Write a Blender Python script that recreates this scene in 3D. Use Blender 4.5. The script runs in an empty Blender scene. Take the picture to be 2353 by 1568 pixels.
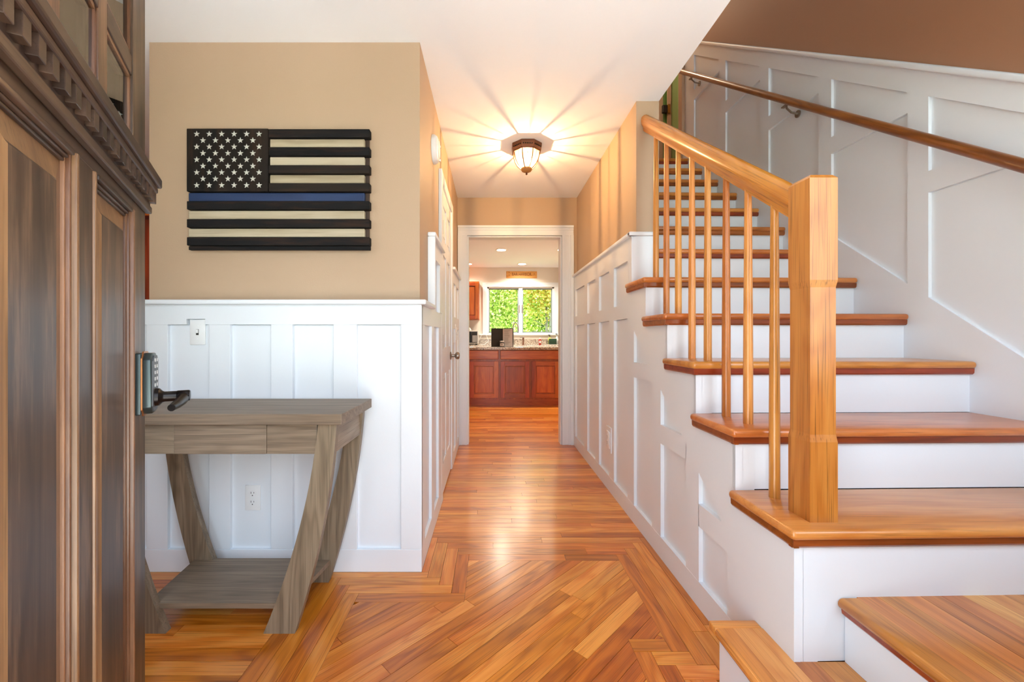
import bpy, bmesh, math, random
from mathutils import Vector, Matrix
random.seed(7)
SC = bpy.context.scene
COL = SC.collection

# ------------------------------------------------------------------ camera
cam = bpy.data.cameras.new('camera')
camo = bpy.data.objects.new('camera', cam); COL.objects.link(camo)
camo.location = (0, 0, 1.05); camo.rotation_euler = (math.radians(90), 0, 0)
cam.sensor_width = 36; cam.lens = 36 * 960 / 2353
cam.shift_x = 48 / 2353; cam.shift_y = -9 / 2353
cam.clip_start = 0.02
SC.camera = camo

# ------------------------------------------------------------------ world, sun, daylight portals
world = bpy.data.worlds.new('sky'); SC.world = world; world.use_nodes = True
wn = world.node_tree.nodes; wl = world.node_tree.links
for n in list(wn): wn.remove(n)
wo = wn.new('ShaderNodeOutputWorld'); bg = wn.new('ShaderNodeBackground')
tc = wn.new('ShaderNodeTexCoord'); sx = wn.new('ShaderNodeSeparateXYZ'); rp = wn.new('ShaderNodeValToRGB')
wl.new(tc.outputs['Generated'], sx.inputs[0]); wl.new(sx.outputs['Z'], rp.inputs[0])
rp.color_ramp.elements[0].position = 0.0; rp.color_ramp.elements[0].color = (0.92, 0.965, 1.0, 1)
rp.color_ramp.elements[1].position = 0.9; rp.color_ramp.elements[1].color = (0.66, 0.80, 1.0, 1)
wl.new(rp.outputs[0], bg.inputs[0]); bg.inputs[1].default_value = 3.4
wl.new(bg.outputs[0], wo.inputs[0])

def add_light(name, kind, loc, power, color=(1, 1, 1), rot=(0, 0, 0), **kw):
    l = bpy.data.lights.new(name, kind); l.energy = power; l.color = color
    for k, v in kw.items():
        if k == 'portal': l.cycles.is_portal = True
        else: setattr(l, k, v)
    o = bpy.data.objects.new(name, l); COL.objects.link(o); o.location = loc; o.rotation_euler = rot
    return o
sd = Vector((0.66, -0.03, -0.75))
sun = add_light('sun', 'SUN', (0, 0, 20), 20.0, (1.0, 0.95, 0.86), sd.to_track_quat('-Z', 'Y').to_euler(), angle=0.01)
R90 = math.radians(90)
# sky portals in the openings of the house, added windows included (they only guide the sampling of the sky)
add_light('door_portal', 'AREA', (-0.03, 0.10, 1.02), 1, rot=(R90, 0, 0), shape='RECTANGLE', size=0.9, size_y=2.06, portal=True)
add_light('added_landing_window_portal', 'AREA', (1.30, 0.10, 1.65), 1, rot=(R90, 0, 0), shape='RECTANGLE', size=1.1, size_y=1.5, portal=True)
add_light('added_foyer_window_portal', 'AREA', (-1.35, 0.10, 1.375), 1, rot=(R90, 0, 0), shape='RECTANGLE', size=0.8, size_y=1.35, portal=True)
add_light('kitchen_window_portal', 'AREA', (0.58, 8.30, 1.58), 1, rot=(-R90, 0, 0), shape='RECTANGLE', size=1.3, size_y=0.9, portal=True)

SC.view_settings.view_transform = 'Standard'; SC.view_settings.look = 'None'
SC.view_settings.gamma = 1; SC.view_settings.use_curve_mapping = False
SC.view_settings.exposure = 0.93
try:
    SC.cycles.max_bounces = 10; SC.cycles.diffuse_bounces = 7; SC.cycles.transparent_max_bounces = 24
    SC.cycles.sample_clamp_indirect = 6.0; SC.cycles.caustics_reflective = False; SC.cycles.caustics_refractive = False
except Exception: pass

# ------------------------------------------------------------------ helpers
def lin(c):
    c = c / 255.0
    return c / 12.92 if c <= 0.04045 else ((c + 0.055) / 1.055) ** 2.4
def rgb(r, g, b): return (lin(r), lin(g), lin(b), 1.0)

class NT:
    def __init__(s, name):
        s.m = bpy.data.materials.new(name); s.m.use_nodes = True
        s.t = s.m.node_tree; s.n = s.t.nodes; s.l = s.t.links
        for x in list(s.n): s.n.remove(x)
        s.out = s.n.new('ShaderNodeOutputMaterial')
    def new(s, t, **kw):
        x = s.n.new(t)
        for k, v in kw.items():
            if k == 'ins':
                for a, b in v.items(): x.inputs[a].default_value = b
            else: setattr(x, k, v)
        return x
    def link(s, a, b): s.l.new(a, b)
    def math(s, op, a, b=None, c=None):
        x = s.new('ShaderNodeMath', operation=op)
        for i, v in enumerate((a, b, c)):
            if v is None: continue
            if isinstance(v, (int, float)): x.inputs[i].default_value = v
            else: s.link(v, x.inputs[i])
        return x.outputs[0]
    def bsdf(s, **ins):
        b = s.new('ShaderNodeBsdfPrincipled')
        for k, v in ins.items():
            k = k.replace('_', ' ')
            if k in b.inputs: b.inputs[k].default_value = v
        s.link(b.outputs[0], s.out.inputs[0])
        return b

def plain(name, col, rough=0.5, metal=0.0, spec=0.5, emit=None, estr=0, coat=0.0):
    t = NT(name)
    b = t.bsdf(Base_Color=col, Roughness=rough, Metallic=metal, Specular_IOR_Level=spec, Coat_Weight=coat)
    if emit: b.inputs['Emission Color'].default_value = emit; b.inputs['Emission Strength'].default_value = estr
    return t.m

def paint(name, col, rough=0.45, var=0.03, bump=0.08, scale=90):
    t = NT(name); b = t.bsdf(Roughness=rough)
    tcn = t.new('ShaderNodeTexCoord')
    n1 = t.new('ShaderNodeTexNoise', ins={'Scale': 2.3, 'Detail': 4.0})
    t.link(tcn.outputs['Object'], n1.inputs['Vector'])
    hsv = t.new('ShaderNodeHueSaturation', ins={'Color': col})
    v = t.math('MULTIPLY_ADD', n1.outputs['Fac'], var * 2, 1 - var)
    t.link(v, hsv.inputs['Value']); t.link(hsv.outputs[0], b.inputs['Base Color'])
    n2 = t.new('ShaderNodeTexNoise', ins={'Scale': scale, 'Detail': 3.0})
    t.link(tcn.outputs['Object'], n2.inputs['Vector'])
    bp = t.new('ShaderNodeBump', ins={'Strength': bump, 'Distance': 0.004})
    t.link(n2.outputs['Fac'], bp.inputs['Height']); t.link(bp.outputs[0], b.inputs['Normal'])
    return t.m

def wood(name, dark, mid, light, axis=0, rough=0.32, coat=0.0, var=0.25, hue=0.012, figure=1.0, pores=0.5,
         across=1.0, contrast=1.0, worn=None, sat=1.0, spec=0.5):
    """Grain runs along the object's local axis; every object gets its own offset and tone."""
    t = NT(name); b = t.bsdf(Roughness=rough, Coat_Weight=coat, Coat_Roughness=0.2, Specular_IOR_Level=spec)
    tcn = t.new('ShaderNodeTexCoord'); oi = t.new('ShaderNodeObjectInfo'); ge = t.new('ShaderNodeNewGeometry')
    r = t.math('FRACT', t.math('ADD', oi.outputs['Random'], t.math('MULTIPLY', ge.outputs['Random Per Island'], 7.31)))
    r2 = t.math('FRACT', t.math('MULTIPLY', r, 37.7)); r3 = t.math('FRACT', t.math('MULTIPLY', r, 91.3))
    off = t.new('ShaderNodeCombineXYZ')
    t.link(t.math('MULTIPLY', r, 31.0), off.inputs[0]); t.link(t.math('MULTIPLY', r2, 17.0), off.inputs[1]); t.link(t.math('MULTIPLY', r3, 23.0), off.inputs[2])
    ad = t.new('ShaderNodeVectorMath', operation='ADD')
    t.link(tcn.outputs['Object'], ad.inputs[0]); t.link(off.outputs[0], ad.inputs[1])
    def mapped(al, ac):
        mp = t.new('ShaderNodeVectorMath', operation='MULTIPLY')
        s = [ac, ac, ac]; s[axis] = al; mp.inputs[1].default_value = s
        t.link(ad.outputs[0], mp.inputs[0]); return mp.outputs[0]
    n1 = t.new('ShaderNodeTexNoise', ins={'Scale': 1.0, 'Detail': 4.0, 'Roughness': 0.6}); t.link(mapped(1.6, 20 * across), n1.inputs['Vector'])
    # cathedral figure : rings of a warped distance
    nw = t.new('ShaderNodeTexNoise', ins={'Scale': 1.0, 'Detail': 2.0}); t.link(mapped(1.1, 6 * across), nw.inputs['Vector'])
    ring = t.math('SINE', t.math('MULTIPLY', nw.outputs['Fac'], 62.0))
    ring = t.math('POWER', t.math('MULTIPLY_ADD', ring, 0.5, 0.5), 2.0)
    f = t.math('ADD', t.math('MULTIPLY_ADD', n1.outputs['Fac'], 0.8, 0.15), t.math('MULTIPLY', ring, -0.17 * figure))
    f = t.math('ADD', f, t.math('MULTIPLY_ADD', r2, var * 1.3, -var * 0.65 + 0.02))
    f = t.math('MULTIPLY_ADD', t.math('SUBTRACT', f, 0.5), contrast, 0.5)
    cr = t.new('ShaderNodeValToRGB'); e = cr.color_ramp.elements
    e[0].position = 0.2; e[0].color = dark; e[1].position = 0.8; e[1].color = light
    k = e.new(0.5); k.color = mid
    t.link(f, cr.inputs[0])
    npz = t.new('ShaderNodeTexNoise', ins={'Scale': 1.0, 'Detail': 2.0}); t.link(mapped(4.5, 330 * across), npz.inputs['Vector'])
    pm = t.math('SMOOTHSTEP', npz.outputs['Fac'], 0.56, 0.70) if False else t.math('MULTIPLY', t.math('MAXIMUM', t.math('SUBTRACT', npz.outputs['Fac'], 0.55), 0.0), 4.0 * pores)
    hsv = t.new('ShaderNodeHueSaturation'); t.link(cr.outputs[0], hsv.inputs['Color']); hsv.inputs['Saturation'].default_value = sat
    t.link(t.math('MULTIPLY_ADD', r3, hue * 2, 0.5 - hue), hsv.inputs['Hue'])
    t.link(t.math('SUBTRACT', t.math('MULTIPLY_ADD', r, var * 0.5, 1 - var * 0.25), pm), hsv.inputs['Value'])
    last = hsv.outputs[0]
    if worn:
        nz = t.new('ShaderNodeTexNoise', ins={'Scale': 1.0, 'Detail': 5.0, 'Roughness': 0.7}); t.link(mapped(3.0, 34 * across), nz.inputs['Vector'])
        mx = t.new('ShaderNodeMix', data_type='RGBA'); mx.inputs['B'].default_value = worn
        wf = t.math('MULTIPLY', t.math('MAXIMUM', t.math('SUBTRACT', nz.outputs['Fac'], 0.52), 0.0), 2.6)
        t.link(wf, mx.inputs['Factor']); t.link(last, mx.inputs['A']); last = mx.outputs['Result']
    t.link(last, b.inputs['Base Color'])
    bp = t.new('ShaderNodeBump', ins={'Strength': 0.10, 'Distance': 0.002}); t.link(f, bp.inputs['Height']); t.link(bp.outputs[0], b.inputs['Normal'])
    return t.m

M = {}
M['white'] = paint('white_trim_paint', rgb(224, 231, 238), 0.38, 0.012, 0.04)
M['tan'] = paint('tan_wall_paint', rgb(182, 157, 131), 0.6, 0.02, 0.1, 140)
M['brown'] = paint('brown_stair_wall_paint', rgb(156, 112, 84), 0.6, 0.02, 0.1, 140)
M['ceiling'] = paint('ceiling_paint', rgb(240, 245, 250), 0.75, 0.01, 0.06)
M['kwall'] = paint('pale_kitchen_paint', rgb(226, 220, 210), 0.6)
M['floor'] = wood('oak_floor', rgb(162, 84, 24), rgb(206, 120, 44), rgb(230, 156, 76), 0, 0.28, 0.3, 0.34, 0.006, 1.0, 0.7, sat=1.02, across=1.25)
M['floor_base'] = plain('dark_joint', rgb(70, 36, 14), 0.8)
M['tread'] = wood('stair_oak', rgb(146, 80, 30), rgb(194, 118, 52), rgb(216, 146, 76), 0, 0.28, 0.3, 0.22, 0.008, 0.7, 0.5)
M['tread_y'] = wood('stair_oak_lengthwise', rgb(160, 90, 36), rgb(206, 130, 60), rgb(230, 164, 90), 1, 0.28, 0.3, 0.32, 0.008, 0.8, 0.5)
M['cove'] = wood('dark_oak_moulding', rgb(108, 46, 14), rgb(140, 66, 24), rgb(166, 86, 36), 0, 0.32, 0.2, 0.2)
M['newel'] = wood('golden_oak', rgb(132, 72, 20), rgb(178, 108, 40), rgb(200, 134, 60), 2, 0.32, 0.25, 0.12, 0.006, 0.7, 0.8, contrast=1.1)
M['baluster'] = wood('golden_oak_spindle', rgb(166, 96, 36), rgb(204, 132, 62), rgb(226, 164, 90), 2, 0.3, 0.25, 0.3, 0.008, 0.5, 0.7)
M['rail'] = wood('oak_handrail', rgb(150, 80, 20), rgb(194, 116, 36), rgb(214, 144, 60), 1, 0.26, 0.35, 0.15, 0.006, 0.5, 0.6)
M['wallrail'] = wood('dark_oak_handrail', rgb(96, 46, 16), rgb(132, 72, 28), rgb(158, 94, 42), 1, 0.28, 0.35, 0.1)
M['walnut'] = wood('weathered_walnut', rgb(40, 28, 21), rgb(78, 60, 46), rgb(120, 97, 76), 2, 0.42, 0.1, 0.25, 0.006, 0.5, 0.6, contrast=1.15, worn=rgb(146, 116, 88))
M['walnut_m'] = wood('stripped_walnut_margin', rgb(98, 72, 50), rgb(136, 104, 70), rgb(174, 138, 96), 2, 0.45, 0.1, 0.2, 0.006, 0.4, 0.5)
M['walnut_x'] = wood('weathered_walnut_crosswise', rgb(34, 22, 17), rgb(60, 43, 33), rgb(90, 68, 53), 0, 0.42, 0.1, 0.2, 0.006, 0.5, 0.6, contrast=1.1)
M['walnut_l'] = wood('weathered_walnut_moulding', rgb(70, 42, 26), rgb(106, 72, 50), rgb(148, 110, 80), 2, 0.36, 0.15, 0.2, 0.008, 0.4, 0.5, worn=rgb(166, 124, 90))
M['grey_x'] = wood('grey_oak_laminate', rgb(84, 69, 54), rgb(128, 111, 92), rgb(164, 147, 124), 0, 0.5, 0.0, 0.12, 0.004, 0.7, 0.9, across=2.0, contrast=0.72)
M['grey_z'] = wood('grey_oak_laminate_upright', rgb(82, 68, 53), rgb(124, 108, 88), rgb(160, 143, 120), 2, 0.5, 0.0, 0.14, 0.004, 1.0, 0.9, across=1.8, contrast=0.72)
M['grey_y'] = wood('grey_oak_laminate_end', rgb(90, 75, 60), rgb(128, 112, 93), rgb(156, 140, 118), 1, 0.5, 0.0, 0.1, 0.004, 0.6, 0.8)
M['cherry'] = wood('cherry_cabinet', rgb(118, 44, 10), rgb(158, 70, 22), rgb(190, 100, 38), 2, 0.34, 0.2, 0.3, 0.008, 0.6, 0.2)
M['cherry_x'] = wood('cherry_cabinet_crosswise', rgb(122, 48, 12), rgb(160, 72, 24), rgb(190, 102, 42), 0, 0.34, 0.2, 0.25, 0.008, 0.6, 0.2)
M['redwood'] = wood('red_cabinet', rgb(66, 10, 5), rgb(88, 16, 7), rgb(108, 26, 11), 2, 0.4, 0.2, 0.1)
M['black_wood'] = wood('charred_black_wood', rgb(8, 8, 9), rgb(17, 17, 19), rgb(38, 30, 24), 0, 0.75, 0, 0.3, 0.0, 0.3, 0.2, worn=rgb(66, 42, 26), spec=0.25)
M['black_wood_z'] = wood('charred_black_board', rgb(7, 7, 7), rgb(14, 13, 13), rgb(40, 30, 22), 2, 0.75, 0, 0.1, 0.0, 0.3, 0.2, across=0.5, worn=rgb(66, 46, 30), spec=0.25)
M['brown_wood'] = wood('dark_brown_batten', rgb(40, 28, 22), rgb(62, 46, 36), rgb(80, 62, 50), 2, 0.6)
M['cream_wood'] = wood('whitewashed_wood', rgb(136, 121, 95), rgb(176, 162, 136), rgb(198, 187, 164), 0, 0.65, 0, 0.2, 0.0, 0.4, 0.3)
M['blue_wood'] = wood('blue_painted_wood', rgb(18, 34, 66), rgb(26, 48, 88), rgb(34, 60, 104), 0, 0.55, 0, 0.05, 0.0, 0.4, 0.2)
M['star'] = plain('star_white', rgb(196, 198, 188), 0.7)
M['pine'] = wood('pine_sign', rgb(190, 120, 44), rgb(216, 152, 72), rgb(232, 176, 100), 0, 0.5)
M['lettering'] = plain('burnt_lettering', rgb(110, 68, 34), 0.8)
M['bronze'] = plain('oil_rubbed_bronze', rgb(104, 66, 48), 0.45, 0.5)
M['bronze2'] = plain('warm_bronze', rgb(176, 128, 74), 0.45, 0.5)
M['black_metal'] = plain('black_bronze_metal', rgb(26, 22, 22), 0.3, 0.55)
M['teal_metal'] = plain('aged_bronze_plate', rgb(66, 78, 80), 0.34, 0.6)
M['copper_edge'] = plain('worn_copper_edge', rgb(190, 130, 84), 0.35, 0.8)
M['keypad'] = plain('keypad_face', rgb(78, 82, 88), 0.4)
M['key'] = plain('keypad_mark', rgb(205, 208, 212), 0.5)
M['steel'] = plain('brushed_nickel', rgb(150, 142, 134), 0.3, 0.9)
M['dark_steel'] = plain('dark_hinge_metal', rgb(74, 68, 60), 0.35, 0.8)
M['brass'] = plain('brass', rgb(190, 150, 80), 0.3, 0.9)
M['plastic'] = plain('white_plastic', rgb(230, 233, 235), 0.35)
M['slot'] = plain('outlet_slot', rgb(48, 46, 44), 0.7)
M['black'] = plain('matte_black', rgb(24, 23, 22), 0.5)
M['dark_glass'] = plain('dark_glass', rgb(22, 30, 36), 0.08)
M['paper'] = plain('printed_paper', rgb(206, 202, 200), 0.7)
M['ink'] = plain('ink', rgb(110, 106, 106), 0.8)
M['green_paint'] = paint('sage_green_paint', rgb(150, 178, 120), 0.5)
M['dkgreen'] = paint('deep_green_paint', rgb(70, 112, 50), 0.5)
M['red_plastic'] = plain('red_sauce', rgb(150, 26, 16), 0.3)
M['sponge'] = plain('green_sponge_box', rgb(20, 66, 44), 0.6)
M['lime'] = plain('lime_label', rgb(196, 206, 90), 0.5)
M['clear'] = plain('pale_plastic', rgb(222, 226, 228), 0.2)
M['silver'] = plain('appliance_silver', rgb(196, 192, 186), 0.35, 0.4)
M['bread'] = plain('cream_bag', rgb(232, 224, 206), 0.6)
M['vinyl'] = plain('window_vinyl', rgb(236, 238, 240), 0.35)
M['sash'] = plain('grey_sash_edge', rgb(120, 134, 140), 0.4)
M['towel'] = paint('paper_towel', rgb(240, 226, 206), 0.8)
M['bulb'] = plain('lit_bulb', rgb(255, 236, 200), 0.4, emit=rgb(255, 220, 160), estr=14)
M['can'] = plain('lit_downlight', rgb(255, 246, 230), 0.4, emit=rgb(255, 240, 214), estr=9)
M['can_trim'] = plain('downlight_trim', rgb(236, 232, 226), 0.5)
M['bark'] = wood('tree_bark', rgb(92, 84, 72), rgb(150, 142, 128), rgb(196, 190, 178), 2, 0.9)
M['grass'] = paint('grass', rgb(74, 104, 40), 0.9, 0.2)
M['concrete'] = paint('pale_concrete', rgb(222, 220, 216), 0.8, 0.05)  # kept pale so the added front slab bounces more sunlight

def glass(name, tint, gloss):
    t = NT(name)
    tr = t.new('ShaderNodeBsdfTransparent', ins={'Color': tint}); gl = t.new('ShaderNodeBsdfGlossy', ins={'Roughness': 0.02})
    fr = t.new('ShaderNodeLayerWeight', ins={'Blend': gloss}); mx = t.new('ShaderNodeMixShader')
    t.link(fr.outputs['Fresnel'], mx.inputs[0]); t.link(tr.outputs[0], mx.inputs[1]); t.link(gl.outputs[0], mx.inputs[2]); t.link(mx.outputs[0], t.out.inputs[0])
    return t.m
M['glass'] = glass('window_glass', (0.97, 0.98, 0.98, 1), 0.12)
M['door_glass'] = glass('bevelled_door_glass', (0.93, 0.95, 0.92, 1), 0.78)
def lamp_glass():
    t = NT('seeded_lamp_glass')
    tr = t.new('ShaderNodeBsdfTransparent', ins={'Color': (1, 0.95, 0.86, 1)}); tl = t.new('ShaderNodeBsdfTranslucent', ins={'Color': (1, 0.93, 0.78, 1)})
    mx = t.new('ShaderNodeMixShader', ins={0: 0.05})
    t.link(tr.outputs[0], mx.inputs[1]); t.link(tl.outputs[0], mx.inputs[2]); t.link(mx.outputs[0], t.out.inputs[0])
    return t.m
M['lamp_glass'] = lamp_glass()
def granite():
    t = NT('speckled_granite'); b = t.bsdf(Roughness=0.15)
    tcn = t.new('ShaderNodeTexCoord'); v = t.new('ShaderNodeTexVoronoi', ins={'Scale': 120.0}); t.link(tcn.outputs['Object'], v.inputs['Vector'])
    cr = t.new('ShaderNodeValToRGB'); e = cr.color_ramp.elements
    e[0].position = 0.1; e[0].color = rgb(112, 100, 92); e[1].position = 0.9; e[1].color = rgb(210, 204, 194); k = e.new(0.5); k.color = rgb(178, 164, 150)
    sp = t.new('ShaderNodeSeparateColor'); t.link(v.outputs['Color'], sp.inputs[0]); t.link(sp.outputs[0], cr.inputs[0]); t.link(cr.outputs[0], b.inputs['Base Color'])
    return t.m
M['granite'] = granite()
def leafmat(name, c1, c2, c3):
    t = NT(name)
    ge = t.new('ShaderNodeNewGeometry'); cr = t.new('ShaderNodeValToRGB'); e = cr.color_ramp.elements
    e[0].position = 0.0; e[0].color = c1; e[1].position = 1.0; e[1].color = c3; k = e.new(0.6); k.color = c2
    t.link(ge.outputs['Random Per Island'], cr.inputs[0])
    d = t.new('ShaderNodeBsdfDiffuse'); tl = t.new('ShaderNodeBsdfTranslucent'); mx = t.new('ShaderNodeMixShader', ins={0: 0.45})
    t.link(cr.outputs[0], d.inputs[0]); t.link(cr.outputs[0], tl.inputs[0])
    t.link(d.outputs[0], mx.inputs[1]); t.link(tl.outputs[0], mx.inputs[2]); t.link(mx.outputs[0], t.out.inputs[0])
    return t.m
M['leaf_green'] = leafmat('maple_leaves', rgb(104, 134, 50), rgb(178, 196, 92), rgb(232, 232, 156))
M['leaf_gold'] = leafmat('turning_maple_leaves', rgb(150, 160, 64), rgb(220, 206, 110), rgb(236, 178, 116))
M['leaf_dark'] = leafmat('woodland_leaves', rgb(52, 84, 36), rgb(92, 132, 54), rgb(140, 168, 80))

class MB:
    def __init__(s): s.bm = bmesh.new()
    def box(s, x0, x1, y0, y1, z0, z1):
        r = bmesh.ops.create_cube(s.bm, size=1.0)
        bmesh.ops.transform(s.bm, verts=r['verts'], matrix=Matrix.Translation(((x0+x1)/2, (y0+y1)/2, (z0+z1)/2)) @ Matrix.Diagonal((abs(x1-x0), abs(y1-y0), abs(z1-z0), 1)))
        return s
    def prism(s, pts, axis, lo, hi):
        """pts: 2D outline in the two other axes (x->(y,z), y->(x,z), z->(x,y))"""
        def p3(p, w):
            return {'x': (w, p[0], p[1]), 'y': (p[0], w, p[1]), 'z': (p[0], p[1], w)}[axis]
        a = [s.bm.verts.new(p3(p, lo)) for p in pts]; b = [s.bm.verts.new(p3(p, hi)) for p in pts]
        n = len(pts)
        s.bm.faces.new(a); s.bm.faces.new(list(reversed(b)))
        for i in range(n):
            s.bm.faces.new((a[i], b[i], b[(i+1) % n], a[(i+1) % n]))
        bmesh.ops.recalc_face_normals(s.bm, faces=s.bm.faces[:])
        return s
    def cyl(s, p0, p1, r0, r1=None, seg=16, caps=True):
        p0 = Vector(p0); p1 = Vector(p1); r1 = r0 if r1 is None else r1
        d = p1 - p0; q = d.to_track_quat('Z', 'Y').to_matrix().to_4x4()
        r = bmesh.ops.create_cone(s.bm, cap_ends=caps, cap_tris=False, segments=seg, radius1=r0, radius2=max(r1, 1e-5), depth=d.length)
        bmesh.ops.transform(s.bm, verts=r['verts'], matrix=Matrix.Translation((p0+p1)/2) @ q)
        return s
    def tube(s, pts, r, seg=10):
        pts = [Vector(p) for p in pts]; rings = []
        for i, p in enumerate(pts):
            d = (pts[min(i+1, len(pts)-1)] - pts[max(i-1, 0)]).normalized()
            u = d.orthogonal() if i == 0 else (rings[-1][1] - d * rings[-1][1].dot(d))
            u.normalize(); v = d.cross(u)
            rings.append(([s.bm.verts.new(p + (u*math.cos(2*math.pi*k/seg) + v*math.sin(2*math.pi*k/seg)) * (r[i] if isinstance(r, (list, tuple)) else r)) for k in range(seg)], u))
        for (a, _), (b, _) in zip(rings, rings[1:]):
            for k in range(seg): s.bm.faces.new((a[k], a[(k+1) % seg], b[(k+1) % seg], b[k]))
        s.bm.faces.new(list(reversed(rings[0][0]))); s.bm.faces.new(rings[-1][0])
        bmesh.ops.recalc_face_normals(s.bm, faces=s.bm.faces[:])
        return s
    def lathe(s, prof, c=(0, 0, 0), seg=24, axis='z', rot=0.0):
        rings = []
        for r, h in prof:
            ring = []
            for k in range(seg):
                a = 2*math.pi*k/seg + rot; x = r*math.cos(a); y = r*math.sin(a)
                p = {'z': (x, y, h), 'x': (h, x, y), 'y': (x, h, y)}[axis]
                ring.append(s.bm.verts.new((p[0]+c[0], p[1]+c[1], p[2]+c[2])))
            rings.append(ring)
        for a, b in zip(rings, rings[1:]):
            for k in range(seg): s.bm.faces.new((a[k], a[(k+1) % seg], b[(k+1) % seg], b[k]))
        s.bm.faces.new(list(reversed(rings[0]))); s.bm.faces.new(rings[-1])
        bmesh.ops.recalc_face_normals(s.bm, faces=s.bm.faces[:])
        return s
    def bevel(s, w, seg=2):
        bmesh.ops.bevel(s.bm, geom=s.bm.edges[:], offset=w, segments=seg, profile=0.5, affect='EDGES', clamp_overlap=True)
        return s
    def shear_y(s, k, x0):
        for v in s.bm.verts: v.co.y += k * (v.co.x - x0)
        return s
    def build(s, name, mat, parent=None, centre=True, smooth=None, rot=None):
        me = bpy.data.meshes.new(name)
        c = Vector((0, 0, 0))
        if centre and s.bm.verts:
            lo = Vector([min(v.co[i] for v in s.bm.verts) for i in range(3)]); hi = Vector([max(v.co[i] for v in s.bm.verts) for i in range(3)])
            c = (lo + hi) / 2
            for v in s.bm.verts: v.co -= c
        s.bm.to_mesh(me); s.bm.free()
        me.materials.append(M[mat] if isinstance(mat, str) else mat)
        if smooth:
            for p in me.polygons: p.use_smooth = True
            me.set_sharp_from_angle(angle=math.radians(smooth))
        o = bpy.data.objects.new(name, me); COL.objects.link(o); o.location = c
        if parent: o.parent = parent
        return o

def tag(o, label=None, cat=None, group=None, kind=None):
    if label: o['label'] = label
    if cat: o['category'] = cat
    if group: o['group'] = group
    if kind: o['kind'] = kind
    return o
def thing(name, label, cat, loc=(0, 0, 0), rz=0.0, group=None, kind=None):
    o = bpy.data.objects.new(name, None); COL.objects.link(o); o.location = loc; o.rotation_euler = (0, 0, rz)
    o.empty_display_size = 0.05
    return tag(o, label, cat, group, kind)
def at(parent):            # world -> local offset for an unrotated thing
    return parent.location
def bx(name, x0, x1, y0, y1, z0, z1, mat, parent=None, bev=0.0, seg=2, smooth=None):
    m = MB().box(x0, x1, y0, y1, z0, z1)
    if bev: m.bevel(bev, seg)
    return m.build(name, mat, parent, smooth=smooth)
def struct(name, mb, mat, label, centre=False):
    return tag(mb.build(name, mat, None, centre=centre), label, None, None, 'structure')

def clip(poly, a, b, c):
    """keep a*x+b*y<=c"""
    out = []
    for i, p in enumerate(poly):
        q = poly[(i+1) % len(poly)]; dp = a*p[0]+b*p[1]-c; dq = a*q[0]+b*q[1]-c
        if dp <= 0: out.append(p)
        if (dp < 0 < dq) or (dq < 0 < dp):
            t = dp/(dp-dq); out.append((p[0]+t*(q[0]-p[0]), p[1]+t*(q[1]-p[1])))
    return out
def area(poly):
    return abs(sum(p[0]*q[1]-q[0]*p[1] for p, q in zip(poly, poly[1:]+poly[:1])))/2
def clean(poly):
    out = []
    for p in poly:
        if not out or (abs(p[0]-out[-1][0])+abs(p[1]-out[-1][1])) > 1e-5: out.append(p)
    if len(out) > 1 and (abs(out[0][0]-out[-1][0])+abs(out[0][1]-out[-1][1])) < 1e-5: out.pop()
    return out

# ------------------------------------------------------------------ key sizes (metres)
CEIL = 2.412
XL = -0.3296          # painted face of the left hall wall
XLW = -0.310          # wainscot face on it
XR = 0.8376; XRW = 0.805; XE = 0.968
YF = 1.93; YFW = 1.866  # wall with the flag / its wainscot face
YB = 4.08             # wall with the kitchen doorway
YK = 8.17             # kitchen window wall
YD = 0.28             # inner face of the front wall
XS = 1.93             # stair wall
UP = 2.782            # upper floor level
RISE = 0.2031; RUN = 0.2667; Z0 = 0.548; Y0 = 1.080; XN = 0.780; SK = 0.0233
def NL(y): return Z0 + RISE/RUN * (y - 1.1056)      # nosing line on the stair wall

# ------------------------------------------------------------------ shell
fl = struct('floor', MB().box(-4.0, 2.1, YD-0.02, 8.4, -0.12, -0.008), 'floor_base', 'polished golden oak strip floor with a diagonal field and mitred border')
cl = MB(); cl.box(-4.0, XE, 0.13, 8.4, CEIL, UP-0.03); cl.box(XE, 3.5, 4.07, 8.4, CEIL, UP-0.03)
ceil = struct('ceiling', cl, 'ceiling', 'smooth white ceiling over the hall')
# wall with the flag (left of the hall) : full wall right of the opening, half wall left of it
w = MB(); w.box(-1.579, XL, YF, YF+0.115, 0, CEIL); w.box(-2.5, -1.579, YF, YF+0.115, 0, 1.185)
wall_left = struct('wall_left', w, 'tan', 'tan wall with white board wainscot below, ending in a half wall')
wall_hall = struct('wall_hall_left', MB().box(XL-0.115, XL, YF+0.115, YB, 0, CEIL), 'tan', 'tan hall wall with the closet door')
w = MB(); w.box(XL-0.12, -0.2347, YB, YB+0.12, 0, CEIL); w.box(0.6914, XE, YB, YB+0.12, 0, CEIL); w.box(-0.2347, 0.6914, YB, YB+0.12, 2.04, CEIL)
wall_back = struct('wall_back', w, 'tan', 'tan wall above the cased opening to the kitchen')
wall_right = struct('wall_right', MB().box(XR, XE, 2.41, YB, 0, CEIL), 'tan', 'tan hall wall beside the stairs over tall white wainscot')
w = MB(); w.box(XS, XS+0.1, 0.13, 4.24, -0.1, 5.0)
wall_stair = struct('wall_stair', w, 'brown', 'brown stair wall above sloped white wainscot')
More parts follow.
